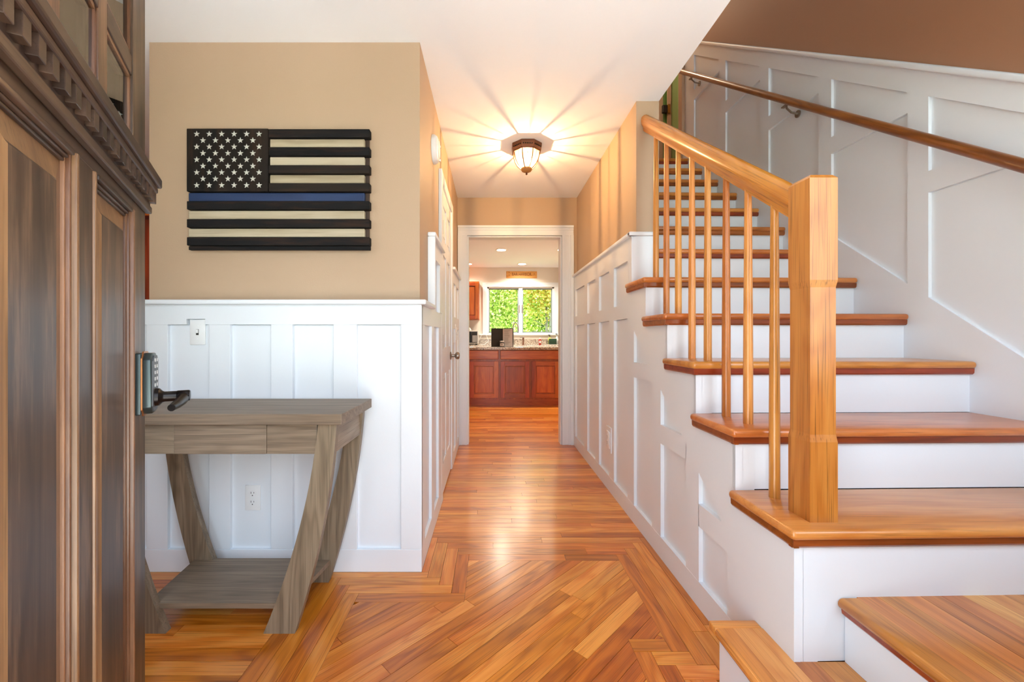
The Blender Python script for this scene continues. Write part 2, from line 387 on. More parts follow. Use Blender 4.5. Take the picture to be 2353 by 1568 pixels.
# front wall with door opening and openings for the added daylight windows
w = MB()
w.box(-4.0, -1.75, 0.13, YD, 0, CEIL); w.box(-1.75, -0.95, 0.13, YD, 0, 0.7); w.box(-1.75, -0.95, 0.13, YD, 2.05, CEIL); w.box(-0.95, -0.49, 0.13, YD, 0, CEIL)
w.box(-0.49, 0.43, 0.13, YD, 2.06, CEIL); w.box(0.43, 0.75, 0.13, YD, 0, CEIL); w.box(0.75, 1.85, 0.13, YD, 0, 0.9); w.box(0.75, 1.85, 0.13, YD, 2.4, 3.1)
w.box(1.85, 2.1, 0.13, YD, 0, 5.0); w.box(0.75, 1.0, 0.13, YD, 3.1, 5.0); w.box(1.0, 1.85, 0.13, YD, 4.4, 5.0)
wall_front = struct('wall_front', w, 'tan', 'front wall with the entry doorway')
struct('wall_foyer_side', MB().box(-2.6, -2.5, YD, YF+0.115, 0, CEIL), 'tan', 'tan side wall of the entry')
# left room seen past the half wall
w = MB(); w.box(-4.0, -3.9, YD, 5.0, 0, CEIL); w.box(-3.9, XL-0.115, 4.6, 4.7, 0, CEIL)
struct('wall_dining', w, 'kwall', 'pale wall of the room past the half wall')
# kitchen shell
w = MB(); w.box(-1.7, -1.6, 4.7, YK+0.1, 0, CEIL); w.box(1.9, 2.0, YB+0.12, YK+0.1, 0, CEIL); w.box(XE, 1.9, YB, YB+0.12, 0, CEIL)
struct('wall_kitchen_side', w, 'kwall', 'pale side walls of the kitchen')
w = MB(); w.box(-1.6, -0.0775, YK, YK+0.12, 0, CEIL); w.box(1.234, 1.9, YK, YK+0.12, 0, CEIL); w.box(-0.0775, 1.234, YK, YK+0.12, 0, 1.127); w.box(-0.0775, 1.234, YK, YK+0.12, 2.03, CEIL)
wall_kitchen = struct('wall_kitchen', w, 'kwall', 'pale kitchen wall around the window')
# upper storey
w = MB(); w.box(XE-0.1, XE, YD, 5.3, UP-0.03, 5.0); w.box(XE, 3.5, 5.2, 5.3, UP-0.03, 5.0); w.box(3.4, 3.5, 4.24, 5.2, UP-0.03, 5.0); w.box(XS+0.1, 3.4, 4.14, 4.24, UP-0.03, 5.0)
struct('wall_upper', w, 'tan', 'tan walls around the top of the stairs')
struct('ceiling_upper', MB().box(XE-0.1, 3.5, 0.13, 5.3, 5.0, 5.1), 'ceiling', 'white ceiling over the stairwell')
struct('floor_upper', MB().box(XE, 3.4, 4.10, 5.2, UP-0.03, UP), 'tread', 'upper landing floor at the top of the stairs')
struct('wall_under_stair', MB().box(XE, XS, YB-0.02, YB, 0, UP-0.03), 'white', 'closure wall under the upper landing')

# ------------------------------------------------------------------ oak floor strips, each a plank
PW = 0.057; GAP = 0.0007
def plank(poly, ang, parent=fl, name='floor_plank', mat='floor', z=0.0, th=0.012):
    poly = clean(poly)
    if len(poly) < 3 or area(poly) < 2e-4: return
    cx = sum(p[0] for p in poly)/len(poly); cy = sum(p[1] for p in poly)/len(poly)
    ca, sa = math.cos(-ang), math.sin(-ang)
    loc = [((p[0]-cx)*ca-(p[1]-cy)*sa, (p[0]-cx)*sa+(p[1]-cy)*ca) for p in poly]
    if sum(p[0]*q[1]-q[0]*p[1] for p, q in zip(loc, loc[1:]+loc[:1])) < 0: loc.reverse()
    dz = random.uniform(0, 0.00025)
    n = len(loc)
    vs = [(p[0], p[1], dz) for p in loc] + [(p[0], p[1], -th) for p in loc]
    fs = [tuple(range(n))] + [(i, n+i, n+(i+1) % n, (i+1) % n) for i in range(n)]
    me = bpy.data.meshes.new(name); me.from_pydata(vs, [], fs); me.materials.append(M[mat]); me.update()
    o = bpy.data.objects.new(name, me); COL.objects.link(o); o.parent = parent
    o.location = (cx - parent.location.x, cy - parent.location.y, z - parent.location.z); o.rotation_euler = (0, 0, ang)
    return o
def rect(x0, x1, y0, y1): return [(x0+GAP, y0+GAP), (x1-GAP, y0+GAP), (x1-GAP, y1-GAP), (x0+GAP, y1-GAP)]
def row_x(x0, x1, y0, y1, seg=(0.5, 1.3), **k):
    x = x0; first = True
    while x < x1 - 1e-4:
        nx = x + (random.uniform(0.2, 1.0) if first else random.uniform(*seg)); first = False
        if x1 - nx < 0.18: nx = x1
        plank(rect(x, min(nx, x1), y0, y1), 0.0, **k); x = nx
def col_y(x0, x1, y0, y1, seg=(0.6, 1.3)):
    y = y1
    while y > y0 + 1e-4:
        ny = y - random.uniform(*seg)
        if ny - y0 < 0.2: ny = y0
        plank(rect(x0, x1, max(ny, y0), y), R90); y = ny
YH = 1.960
lc = [XLW+0.0, -0.2786, -0.2201, -0.163, -0.1065]; rc = [0.602, 0.661, 0.718, 0.775, XRW]
rows_f = [1.654, 1.711, 1.768, 1.823, YFW]
# hall strips across
k = 0; y = YH
while y < YB + 0.1:
    i = k if k < 4 else None
    x0 = lc[4-k] if k < 4 else (XL if y < YB-0.05 else -0.2347)
    x1 = rc[k] if k < 4 else (XRW if y < YB-0.05 else 0.6914)
    row_x(x0, x1, y, y+PW, (1.0, 2.4)); y += PW; k += 1
YKF = y
# stepped columns beside the hall corner and along the hall wall
for j in range(4):
    col_y(lc[j], lc[j+1], rows_f[4-j] if j else YFW+0.0, YH+PW*(4-j), (2, 3))
    col_y(rc[j], rc[j+1], (1.394, 1.337, 1.280, 1.25)[j], YH+PW*(j+1), (0.55, 0.9))
lcol = [-0.773, -0.715, -0.655, -0.598, -0.541]
for j in range(4):       # border rows in front of the flag wall
    row_x((-0.541, -0.598, -0.655, -0.715)[j], lc[4-j], rows_f[j], rows_f[j+1], (1.2, 2))
for j in range(4):       # left border columns
    col_y(lcol[j], lcol[j+1], YD, rows_f[4-j] if j else YFW, (0.7, 1.3))
y = rows_f[4]
while y > YD + 0.02:     # strips of the left wing, under the console table
    row_x(-2.5, -0.773, max(y-PW, YD), y, (0.5, 1.1)); y -= PW
# border around the first step
cc = [0.476, 0.533, 0.590, 0.647, 0.69]
for j in range(4):
    t0 = (1.452, 1.394, 1.337, 1.280)[j]
    plank(rect(cc[j], rc[j], t0-0.0575, t0) if j < 3 else rect(cc[j], 0.69, t0-0.0575, t0), 0.0)
    col_y(cc[j], cc[j+1], YD, t0-0.0575, (0.5, 0.9))
# diagonal field
field = [(-0.541, YD), (-0.541, 1.654), (-0.1065, 1.654), (-0.1065, YH), (0.602, YH), (0.602, 1.452), (0.476, 1.452), (0.476, YD)]
s2 = math.sqrt(0.5)
for kk in range(-14, 36):
    v0 = kk*PW + GAP; v1 = (kk+1)*PW - GAP
    u = 0.2 + random.uniform(0, 0.9) - 1.4
    while u < 2.2:
        nu = u + random.uniform(0.6, 1.5)
        poly = field
        poly = clip(poly, s2, -s2, -v0 + 0) if False else clip(poly, s2, -s2, -v0)
        poly = clip(poly, -s2, s2, v1)
        poly = clip(poly, -s2, -s2, -(u+GAP)); poly = clip(poly, s2, s2, nu-GAP)
        if len(poly) >= 3: plank(poly, math.radians(45))
        u = nu
# kitchen strips are too far off to pick apart : one mesh
kb = MB(); y = YKF
while y < YK:
    x = -1.6
    while x < 1.9:
        nx = min(x + random.uniform(0.6, 1.6), 1.9)
        kb.box(x+GAP, nx-GAP, y+GAP, y+PW-GAP, -0.012, random.uniform(0, 0.0003)); x = nx
    y += PW
tag(kb.build('kitchen_floor_planks', 'floor', fl), kind='stuff')
# dining room floor
struct('floor_dining', MB().box(-3.9, XL-0.115, YF+0.115, 4.6, -0.02, 0.0), 'floor', 'oak floor of the room past the half wall')

# ------------------------------------------------------------------ wainscot under the flag (left wall)
def yz_board(name, pts, x0, x1, parent, mat='white'):
    pts = clean(pts)
    if len(pts) < 3 or area(pts) < 1e-4: return
    return MB().prism(pts, 'x', x0, x1).build(name, mat, parent)
G = 0.0022   # joint left around each panel
P = YFW + 0.016   # recessed panel face
bx('panel_backing', -2.5, XLW-0.016, P+0.008, YF, 0, 1.19, 'white', wall_left)
bx('baseboard', -2.5, XLW, YFW-0.001, P+0.0085, 0, 0.101, 'white', wall_left, 0.002)
# top rail in two pieces around the switch notch
bx('rail', -2.5, -1.361, YFW, P+0.0085, 1.106, 1.195, 'white', wall_left)
bx('rail', -1.277, XLW, YFW, P+0.0085, 1.106, 1.195, 'white', wall_left)
bx('rail', -1.361, -1.277, YFW, P+0.0085, 1.131, 1.195, 'white', wall_left)
for a, b in ((-2.30, -2.205), (-2.018, -1.923), (-1.736, -1.641), (-1.540, -1.445), (-1.2606, -1.166), (-0.9837, -0.887), (-0.7047, -0.5997), (-0.4033, XLW)):
    bx('stile', a, b, YFW, P+0.0085, 0.101, 1.106, 'white', wall_left, 0.0015)
for a, b in ((-2.205, -2.018), (-1.923, -1.736), (-1.641, -1.540), (-1.445, -1.2606), (-1.166, -0.9837), (-0.887, -0.7047), (-0.5997, -0.4033)):
    bx('panel', a-0.001, b-G, P, P+0.0085, 0.1, 1.106-G, 'white', wall_left)
m = MB(); m.box(-2.5, -0.287, 1.838, YF, 1.195, 1.216); m.bevel(0.006, 3)
m.build('cap_rail', 'white', wall_left, smooth=40)
# hall side of the same wainscot, lower part
H = wall_hall
PX = XLW - 0.016
bx('panel_backing', XL, PX, YFW+0.012, 2.62, 0, 1.19, 'white', H)
bx('baseboard', PX, XLW, YFW+0.012, 2.62, 0, 0.101, 'white', H, 0.002)
bx('rail', PX, XLW, YFW+0.012, 2.62, 1.106, 1.195, 'white', H, 0.0015)
for a, b in ((YFW+0.012, 1.96), (2.185, 2.275), (2.475, 2.62)):
    bx('stile', PX, XLW, a, b, 0.101, 1.106, 'white', H, 0.0015)
for a, b in ((1.96, 2.185), (2.275, 2.475)): bx('panel', PX-0.003, PX+0.0015, a+G, b-G, 0.101+G, 1.106-G, 'white', H)
m = MB(); m.box(XL, -0.287, 1.90, 2.176, 1.195, 1.216); m.bevel(0.006, 3); m.build('cap_rail', 'white', H, smooth=40)
# taller part before and after the closet door
bx('end_board', XL, -0.291, 2.175, 2.195, 1.216, 1.575, 'white', H, 0.002)
bx('panel_backing', XL, PX, 2.195, 2.62, 1.195, 1.58, 'white', H)
bx('rail', PX, XLW+0.004, 2.195, 2.62, 1.48, 1.575, 'white', H, 0.0015)
bx('stile', PX, XLW+0.004, 2.50, 2.62, 1.195, 1.48, 'white', H, 0.0015)
m = MB(); m.box(XL, -0.287, 2.165, 2.625, 1.575, 1.597); m.bevel(0.006, 3); m.build('cap_rail', 'white', H, smooth=40)
bx('panel_backing', XL, PX, 3.387, YB-0.02, 0, 1.58, 'white', H)
bx('baseboard', PX, XLW, 3.387, YB-0.02, 0, 0.101, 'white', H, 0.002)
bx('rail', PX, XLW, 3.387, YB-0.02, 1.50, 1.60, 'white', H, 0.0015)
bx('rail', PX, XLW, 3.387, YB-0.02, 1.12, 1.22, 'white', H, 0.0015)
for a, b in ((3.45, 3.66), (3.75, 3.97)):
    for z0, z1 in ((0.101, 1.12), (1.22, 1.50)): bx('panel', PX-0.003, PX+0.0015, a+G, b-G, z0+G, z1-G, 'white', H)
for a, b in ((3.387, 3.45), (3.66, 3.75), (3.97, YB-0.02)):
    bx('stile', PX, XLW, a, b, 0.101, 1.12, 'white', H, 0.0015); bx('stile', PX, XLW, a, b, 1.22, 1.50, 'white', H, 0.0015)
m = MB(); m.box(XL, -0.290, 3.387, YB-0.02, 1.60, 1.622); m.bevel(0.006, 3); m.build('cap_rail', 'white', H, smooth=40)

# ------------------------------------------------------------------ hall wainscot on the right and stair string
def DG(y): return 1.151 + 0.7615*(y-2.442)
def under(pts):
    """keep what lies below the string's diagonal (line drawn for the sloped part only)"""
    return clip(pts, -0.7615, 1.0, 1.151 - 0.7615*2.442)
PR = XRW + 0.016
W = wall_right
step = [(1.11, 0.0)]
for n in range(5):
    yy = Y0 + 0.03 + n*RUN; step += [(yy, Z0 + n*RISE - 0.028), (yy + RUN, Z0 + n*RISE - 0.028)]
step = [(1.11, 0.0)] + step[1:] + [(2.4435, 0.0)]
yz_board('panel_backing', step, PR+0.008, XR+0.03, W)
bx('panel_backing', PR+0.008, XR, 2.4435, YB-0.02, 0, 1.63, 'white', W)
st = [(1.11, max(DG(1.11), 0.0))] + step[1:-1] + [(2.4435, DG(2.4435))]
sb = yz_board('string_board', st, XRW, PR+0.0085, W)
R_ = lambda y0, y1, z0, z1: [(y0, z0), (y1, z0), (y1, z1), (y0, z1)]
yz_board('baseboard', under(R_(1.11, YB-0.02, 0, 0.101)), XRW-0.001, PR+0.0085, W)
sc_ = (2.412, 2.795, 3.175, 3.555)
for c in (1.674, 2.038):
    yz_board('stile', under(R_(c-0.054, c+0.054, 0.101, 2.0)), XRW, PR+0.0085, W)
yz_board('stile', under(R_(2.356, 2.468, 0.101, 1.16)), XRW, PR+0.0085, W)
yz_board('stile', under(R_(1.11, 1.424, 0.101, 2.0)), XRW, PR+0.0085, W)
for c in sc_[1:]:
    for z0, z1 in ((0.101, 1.16), (1.245, 1.50)): yz_board('stile', R_(c-0.055, c+0.055, z0, z1), XRW, PR+0.0085, W)
for z0, z1 in ((0.101, 1.16), (1.245, 1.50)): yz_board('stile', R_(3.99, YB-0.02, z0, z1), XRW, PR+0.0085, W)
yz_board('stile', R_(2.4435, 2.468, 1.245, 1.50), XRW, PR+0.0085, W)
yz_board('rail', R_(2.4435, YB-0.02, 1.50, 1.63), XRW, PR+0.0085, W)
yz_board('rail', R_(2.4435, YB-0.02, 1.16, 1.245), XRW, PR+0.0085, W)
for a, b, z0, z1 in ((2.092, 2.356, 0.823, 0.908), (1.725, 1.984, 0.5445, 0.634), (1.424, 1.623, 0.316, 0.4035)):
    yz_board('rail', under(R_(a, b, z0, z1)), XRW, PR+0.0085, W)
bx('end_board', XRW, 0.940, 2.395, 2.4435, Z0+4*RISE, 1.63, 'white', W, 0.002)
m = MB(); m.box(0.787, XR, 2.38, YB-0.02, 1.63, 1.652); m.box(0.787, 0.946, 2.378, 2.41, 1.63, 1.652); m.bevel(0.005, 2)
m.build('cap_rail', 'white', W, smooth=40)

def under_g(pts): return clip(pts, -0.7615, 1.0, 1.151 - 0.7615*2.442 - G*1.25)
for a, b, zz in ((2.092, 2.356, (0.823, 0.908)), (1.725, 1.984, (0.5445, 0.634)), (1.424, 1.623, (0.316, 0.4035))):
    yz_board('panel', under_g(R_(a+G, b+0.001, 0.1, zz[0]-G)), PR, PR+0.0085, W)
    yz_board('panel', under_g(R_(a+G, b+0.001, zz[1]-0.001, 2.0)), PR, PR+0.0085, W)
for a, b in ((2.468, 2.74), (2.85, 3.12), (3.23, 3.50), (3.61, 3.99)):
    for z0, z1 in ((0.101, 1.16), (1.245, 1.50)): yz_board('panel', R_(a+G, b+0.001, z0-0.001, z1-G), PR, PR+0.0085, W)

# ------------------------------------------------------------------ stair wall wainscot
S = wall_stair
def band(lo, hi, y0, y1): return [(y0, NL(y0)+lo), (y1, NL(y1)+lo), (y1, NL(y1)+hi), (y0, NL(y0)+hi)]
YT = 4.16
yz_board('panel_backing', [(0.30, 0), (YT, 0), (YT, NL(YT)+1.12), (1.0, NL(1.0)+1.12), (0.30, NL(1.0)+1.12)], 1.9295, XS, S)
yz_board('skirt_board', [(0.30, 0), (YT, 0), (YT, NL(YT)+0.127), (0.72, NL(0.72)+0.127), (0.30, NL(0.72)+0.127)], 1.912, 1.9297, S)
yz_board('rail', [(0.30, NL(1.0)+1.007)] + band(1.007, 1.118, 1.0, YT) + [(0.30, NL(1.0)+1.118)], 1.912, 1.9297, S)
cap = [(1.0, NL(1.0)+1.116), (YT, NL(YT)+1.116), (YT, NL(YT)+1.147), (1.0, NL(1.0)+1.147)]
m = MB().prism([(0.30, NL(1.0)+1.116)] + cap + [(0.30, NL(1.0)+1.147)], 'x', 1.888, XS); m.bevel(0.007, 3); m.build('cap_rail', 'white', S, smooth=40)
cs = [0.83, 1.351, 1.873, 2.395, 2.9265, 3.455, 3.985]
for c in cs:
    yz_board('stile', band(0.127, 1.007, c-0.046, c+0.046), 1.912, 1.9297, S)
for a, b in zip(cs, cs[1:]):
    z1 = NL(a+0.046)+1.007
    yz_board('rail', R_(a+0.046, b-0.046, z1-0.094, z1), 1.912, 1.9297, S)
SL = RISE/RUN
for a, b in zip(cs, cs[1:]):
    y0_, y1_ = a+0.046+G, b-0.046+0.001; z1 = NL(a+0.046)+1.007
    low = clip(R_(y0_, y1_, 0, z1-0.094-G), SL, -1.0, -(NL(0)+0.127-0.001))
    yz_board('panel', low, 1.926, 1.9297, S)
    upp = clip(R_(y0_, y1_, z1+G, z1+2), -SL, 1.0, NL(0)+1.007-G*1.25)
    yz_board('panel', upp, 1.926, 1.9297, S)
bx('casing', 1.90, XS, YT, 4.24, UP, 4.6, 'tan', S)

# ------------------------------------------------------------------ staircase
ST = thing('staircase', 'oak staircase with white risers climbing beside the hall', 'staircase', (1.3, 1.1, 0))
def loc(m):            # meshes are written in room coordinates; shift them under the thing
    for v in m.bm.verts: v.co -= ST.location
    return m
XRS = 1.912
def nose_x(x0, x1, y0, y1, z, th=0.028):      # board whose low-x edge is half round
    pr = [(x1, z), (x1, z-th)] + [(x0+th/2-th/2*math.sin(a), z-th/2-th/2*math.cos(a)) for a in [math.pi*i/8 for i in range(9)]]
    return MB().prism(pr, 'y', y0, y1)
for n in range(12):
    z = Z0 + n*RISE; y = Y0 + n*RUN; xl = XN if n < 5 else XE
    dep = RUN+0.032 if n < 11 else 0.09
    t = loc(MB().box(xl, XRS, y, y+dep, z-0.028, z).bevel(0.012, 3).shear_y(SK, XN)).build('tread', 'tread', ST, smooth=50)
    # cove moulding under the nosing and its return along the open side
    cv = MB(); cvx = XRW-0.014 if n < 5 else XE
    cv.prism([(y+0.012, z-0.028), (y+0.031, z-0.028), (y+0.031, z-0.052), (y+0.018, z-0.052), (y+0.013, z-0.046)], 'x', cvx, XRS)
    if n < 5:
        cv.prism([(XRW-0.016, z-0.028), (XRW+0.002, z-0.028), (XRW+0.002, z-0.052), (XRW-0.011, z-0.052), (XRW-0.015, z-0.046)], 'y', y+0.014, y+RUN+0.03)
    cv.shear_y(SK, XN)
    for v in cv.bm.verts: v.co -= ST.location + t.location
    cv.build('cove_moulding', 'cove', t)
    zb = (0.187 if n == 0 else Z0+(n-1)*RISE)
    loc(MB().box(XRW if n < 5 else XE, XRS, y+0.030, y+0.046, zb, z-0.027).shear_y(SK, XN)).build('riser', 'white', ST)
# the two steps that turn towards the hall
ZA, ZB = 0.187, 0.356
def strip(x0, x1, y0, y1, z, parent, bev=0.0, mat='tread_y'):
    mm = MB().box(x0+0.0003, x1-0.0003, y0, y1, z-0.026, z-random.uniform(0, 0.0003))
    if bev: mm.bevel(bev, 3)
    for v in mm.bm.verts: v.co -= ST.location + parent.location
    return mm.build('plank', mat, parent, smooth=50 if bev else None)
YR = 1.11
ta = loc(nose_x(0.663, 0.716, YD, 1.238, ZA)).build('tread', 'tread_y', ST, smooth=50)
strip(0.716, 0.772, YD, 1.238, ZA, ta); strip(0.772, XRW, YD, 1.238, ZA, ta)
strip(XRW, 0.862, YD, YR, ZA, ta); strip(0.862, 0.94, YD, YR, ZA, ta)
strip(0.663, XRW, 1.238, 1.2746, ZA, ta, 0.004, 'tread')
mm = MB().prism([(0.676, ZA-0.028), (0.70, ZA-0.028), (0.70, ZA-0.050), (0.686, ZA-0.050), (0.678, ZA-0.040)], 'y', YD, 1.262)
for v in mm.bm.verts: v.co -= ST.location + ta.location
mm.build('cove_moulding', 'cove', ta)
loc(MB().box(0.69, 0.71, YD, 1.262, 0, ZA-0.026)).build('riser', 'white', ST)
loc(MB().box(0.71, XRW, 1.245, 1.262, 0, ZA-0.026)).build('riser', 'white', ST)
tb = loc(nose_x(0.921, 0.975, YD, YR, ZB)).build('tread', 'tread_y', ST, smooth=50)
x = 0.975; 
while x < XRS - 0.01:
    nx = min(x + 0.058, XRS); nx = XRS if XRS-nx < 0.02 else nx
    strip(x, nx, YD, 1.10+0.032+SK*(x-XN), ZB, tb); x = nx
mm = MB().prism([(0.930, ZB-0.028), (0.95, ZB-0.028), (0.95, ZB-0.048), (0.940, ZB-0.048), (0.932, ZB-0.040)], 'y', YD, YR)
for v in mm.bm.verts: v.co -= ST.location + tb.location
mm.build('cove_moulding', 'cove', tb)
loc(MB().box(0.94, 0.96, YD, YR, ZA, ZB-0.026)).build('riser', 'white', ST)
loc(MB().box(XRW-0.001, XRW+0.016, 1.109, 1.126, ZA, Z0-0.05)).build('corner_bead', 'white', ST)

# ------------------------------------------------------------------ banister
BN = thing('stair_banister', 'golden oak banister with square newel and round balusters on the open stair side', 'banister', (0.90, 1.17, Z0))
def bl(m):
    for v in m.bm.verts: v.co -= BN.location
    return m
nx0, nx1, ny0, ny1 = 0.862, 0.938, 1.130, 1.212
def taper_post():
    m = MB(); bm = m.bm; ch = 0.003
    lev = [(Z0, 0), (0.765, 0), (0.785, ch), (1.185, ch), (1.205, 0), (1.482, 0), (1.492, 0.008)]
    rings = []
    for z, i in lev:
        rings.append([bm.verts.new(p) for p in ((nx0+i, ny0+i, z), (nx1-i, ny0+i, z), (nx1-i, ny1-i, z), (nx0+i, ny1-i, z))])
    for a, b in zip(rings, rings[1:]):
        for k in range(4): bm.faces.new((a[k], a[(k+1) % 4], b[(k+1) % 4], b[k]))
    bm.faces.new(list(reversed(rings[0]))); bm.faces.new(rings[-1]); bmesh.ops.recalc_face_normals(bm, faces=bm.faces[:])
    return m
bl(taper_post()).build('newel_post', 'newel', BN)
def rail_z(y): return 1.437 + (2.280-1.437)/(2.398-1.212)*(y-1.212)     # centre line of the handrail
XB = 0.888
prof = [(-0.016, -0.040), (0.016, -0.040), (0.020, -0.020), (0.030, -0.010), (0.033, 0.008), (0.029, 0.026), (0.016, 0.037), (0, 0.040), (-0.016, 0.037), (-0.029, 0.026), (-0.033, 0.008), (-0.030, -0.010), (-0.020, -0.020)]
ang = math.atan2(rail_z(2.41)-rail_z(1.212), 2.41-1.212); Lh = (2.41-1.212)/math.cos(ang) + 0.03
m = MB().prism([(a*0.80, b) for a, b in prof], 'y', -Lh/2, Lh/2)
hr = m.build('handrail', 'rail', BN, smooth=35)
hr.location = Vector((XB+0.003, (1.212+2.41)/2, rail_z((1.212+2.41)/2))) - BN.location; hr.rotation_euler = (ang, 0, 0)
for kx in range(8):
    y = 1.309 + 0.1345*kx; n = max(0, int((y - Y0 - 0.01)/RUN)); zb = Z0 + n*RISE; zt = rail_z(y) - 0.042
    m = MB(); m.tube([(XB, y, zb), (XB, y, zb+0.35*(zt-zb)), (XB, y, zt+0.012)], [0.0155, 0.0150, 0.0110], 14)
    bl(m).build('baluster', 'baluster', BN, smooth=40)

WR = thing('wall_handrail', 'dark round oak handrail on metal brackets along the stair wall', 'handrail', (1.835, 2.6, 2.4))
m = MB(); ya, yb = 0.75, 4.11
ang = math.atan(RISE/RUN); Lw = (yb-ya)/math.cos(ang)
m.tube([(0, -Lw/2, 0), (0, Lw/2, 0)], 0.0215, 20)
wr = m.build('rail', 'wallrail', WR, smooth=40)
wr.location = Vector((1.835, (ya+yb)/2, NL((ya+yb)/2)+0.838)) - WR.location; wr.rotation_euler = (ang, 0, 0)
for yb in (1.35, 2.60, 3.83):
    zr = NL(yb)+0.838
    m = MB(); m.tube([(1.912, yb, zr-0.085), (1.868, yb, zr-0.075), (1.84, yb, zr-0.05), (1.835, yb, zr-0.018)], 0.006, 8)
    m.cyl((1.912, yb, zr-0.085), (1.905, yb, zr-0.085), 0.022)
    m.box(1.825, 1.845, yb-0.03, yb+0.03, zr-0.035, zr-0.028)
    for v in m.bm.verts: v.co -= WR.location
    m.build('bracket', 'steel', WR, smooth=40)

# ------------------------------------------------------------------ door casings
c1 = thing('trim_1', 'white moulded casing around the kitchen opening', None, kind='structure')
def casing_leg(x0, x1, z1, name='casing_leg'):
    m = MB(); a = min(x0, x1); b = max(x0, x1)
    m.box(a, b, YB-0.012, YB, 0, z1)
    inner, outer = x0, x1; s = 1 if outer > inner else -1
    for f0, f1, d in ((0.0, 0.22, 0.017), (0.55, 0.70, 0.018), (0.76, 1.0, 0.024)):
        xa, xb = inner + (outer-inner)*f0, inner + (outer-inner)*f1
        m.box(min(xa, xb), max(xa, xb), YB-d, YB, 0, z1)
    return m.build(name, 'white', c1)
casing_leg(-0.2347, -0.3235, 2.04); casing_leg(0.6914, 0.803, 2.04)
m = MB(); m.box(-0.3235, 0.803, YB-0.012, YB, 2.04, 2.137)
for f0, f1, d in ((0.0, 0.22, 0.017), (0.55, 0.70, 0.018), (0.76, 1.0, 0.024)): m.box(-0.3235, 0.803, YB-d, YB, 2.04+0.097*f0, 2.04+0.097*f1)
m.build('casing_head', 'white', c1)
bx('jamb', -0.2347, -0.219, YB, YB+0.12, 0, 2.04, 'white', c1); bx('jamb', 0.676, 0.6914, YB, YB+0.12, 0, 2.04, 'white', c1); bx('jamb', -0.219, 0.676, YB, YB+0.12, 2.025, 2.04, 'white', c1)

# ------------------------------------------------------------------ closet door in the hall
d2 = thing('door_2', 'white six-panel closet door with a nickel knob in the hall', None, kind='structure')
bx('casing', XL, -0.3087, 2.62, 2.69, 0, 2.11, 'white', d2, 0.003); bx('casing', XL, -0.3087, 3.317, 3.387, 0, 2.11, 'white', d2, 0.003)
bx('casing', XL, -0.3087, 2.69, 3.317, 2.04, 2.11, 'white', d2, 0.003)
bx('door_leaf', XL+0.001, -0.3265, 2.692, 3.315, 0.012, 2.036, 'white', d2)
f = -0.3185
for a, b in ((2.692, 2.785), (2.96, 3.047), (3.222, 3.315)): bx('door_stile', -0.3265, f, a, b, 0.012, 2.036, 'white', d2, 0.002)
for a, b in ((2.785, 2.96), (3.047, 3.222)):
    for z0, z1 in ((0.012, 0.22), (0.80, 0.98), (1.60, 1.70), (1.93, 2.036)): bx('door_rail', -0.3265, f, a, b, z0, z1, 'white', d2, 0.002)
    for z0, z1 in ((0.22, 0.80), (0.98, 1.60), (1.70, 1.93)): bx('raised_panel', -0.3265, -0.3215, a+0.03, b-0.03, z0+0.03, z1-0.03, 'white', d2, 0.003)
for z in (0.28, 1.02, 1.76): 
    m = MB(); m.cyl((-0.3145, 2.692, z-0.045), (-0.3145, 2.692, z+0.045), 0.0065, seg=10); m.box(-0.3195, -0.316, 2.68, 2.72, z-0.045, z+0.045)
    m.build('hinge', 'dark_steel', d2, smooth=40)
m = MB(); m.lathe([(0.03, 0), (0.032, 0.006), (0.012, 0.012), (0.011, 0.035), (0.026, 0.045), (0.029, 0.060), (0.022, 0.072), (0.002, 0.075)], (f, 3.255, 0.905), 20, 'x')
m.build('knob', 'steel', d2, smooth=50)

# ------------------------------------------------------------------ upstairs door seen at the top of the stairs
d3 = thing('door_3', 'pale green panelled door at the top of the stairs', None, kind='structure')
bx('door_leaf', 2.215, 2.95, 5.150, 5.19, UP, 4.80, 'green_paint', d3, 0.002)
bx('raised_panel', 2.30, 2.55, 5.140, 5.150, 3.62, 4.62, 'green_paint', d3, 0.006)
bx('raised_panel', 2.30, 2.55, 5.140, 5.150, 2.95, 3.45, 'green_paint', d3, 0.006)
bx('casing', 2.168, 2.215, 5.135, 5.2, UP, 4.85, 'tan', d3, 0.003)
bx('casing', 2.138, 2.168, 5.15, 5.2, UP, 4.85, 'dkgreen', d3, 0.003)
bx('hinge_plate', 2.165, 2.20, 5.125, 5.136, 3.80, 3.91, 'brass', d3, 0.003)
bx('latch_box', 2.10, 2.165, 5.115, 5.15, 3.80, 3.90, 'black', d3, 0.01)

# ------------------------------------------------------------------ entry door, standing open
DW = 0.83; TH = math.radians(118.8)
hx, hy = -0.870 + 0.482*DW, 1.05 - 0.876*DW
D = thing('door_1', 'weathered dark walnut entry door with dentil shelf and small glass lites standing open', None, (hx, hy, 0), TH, kind='structure')
def dx(s): return DW - s            # s = distance from the latch edge
DT = 0.045
def dbox(name, s0, s1, z0, z1, y0=0.0, y1=DT, mat='walnut', parent=D, bev=0.0015, sm=None):
    return bx(name, dx(s1), dx(s0), y0, y1, z0, z1, mat, parent, bev, smooth=sm)
dbox('stile', 0, 0.112, 0.015, 2.04); dbox('stile', 0.700, DW, 0.015, 2.04)
dbox('rail', 0.112, 0.700, 0.015, 0.24, mat='walnut_x'); dbox('rail', 0.112, 0.700, 1.339, 1.475, mat='walnut_x'); dbox('rail', 0.112, 0.700, 1.90, 2.04, mat='walnut_x')
dbox('mullion', 0.372, 0.444, 0.24, 1.339)
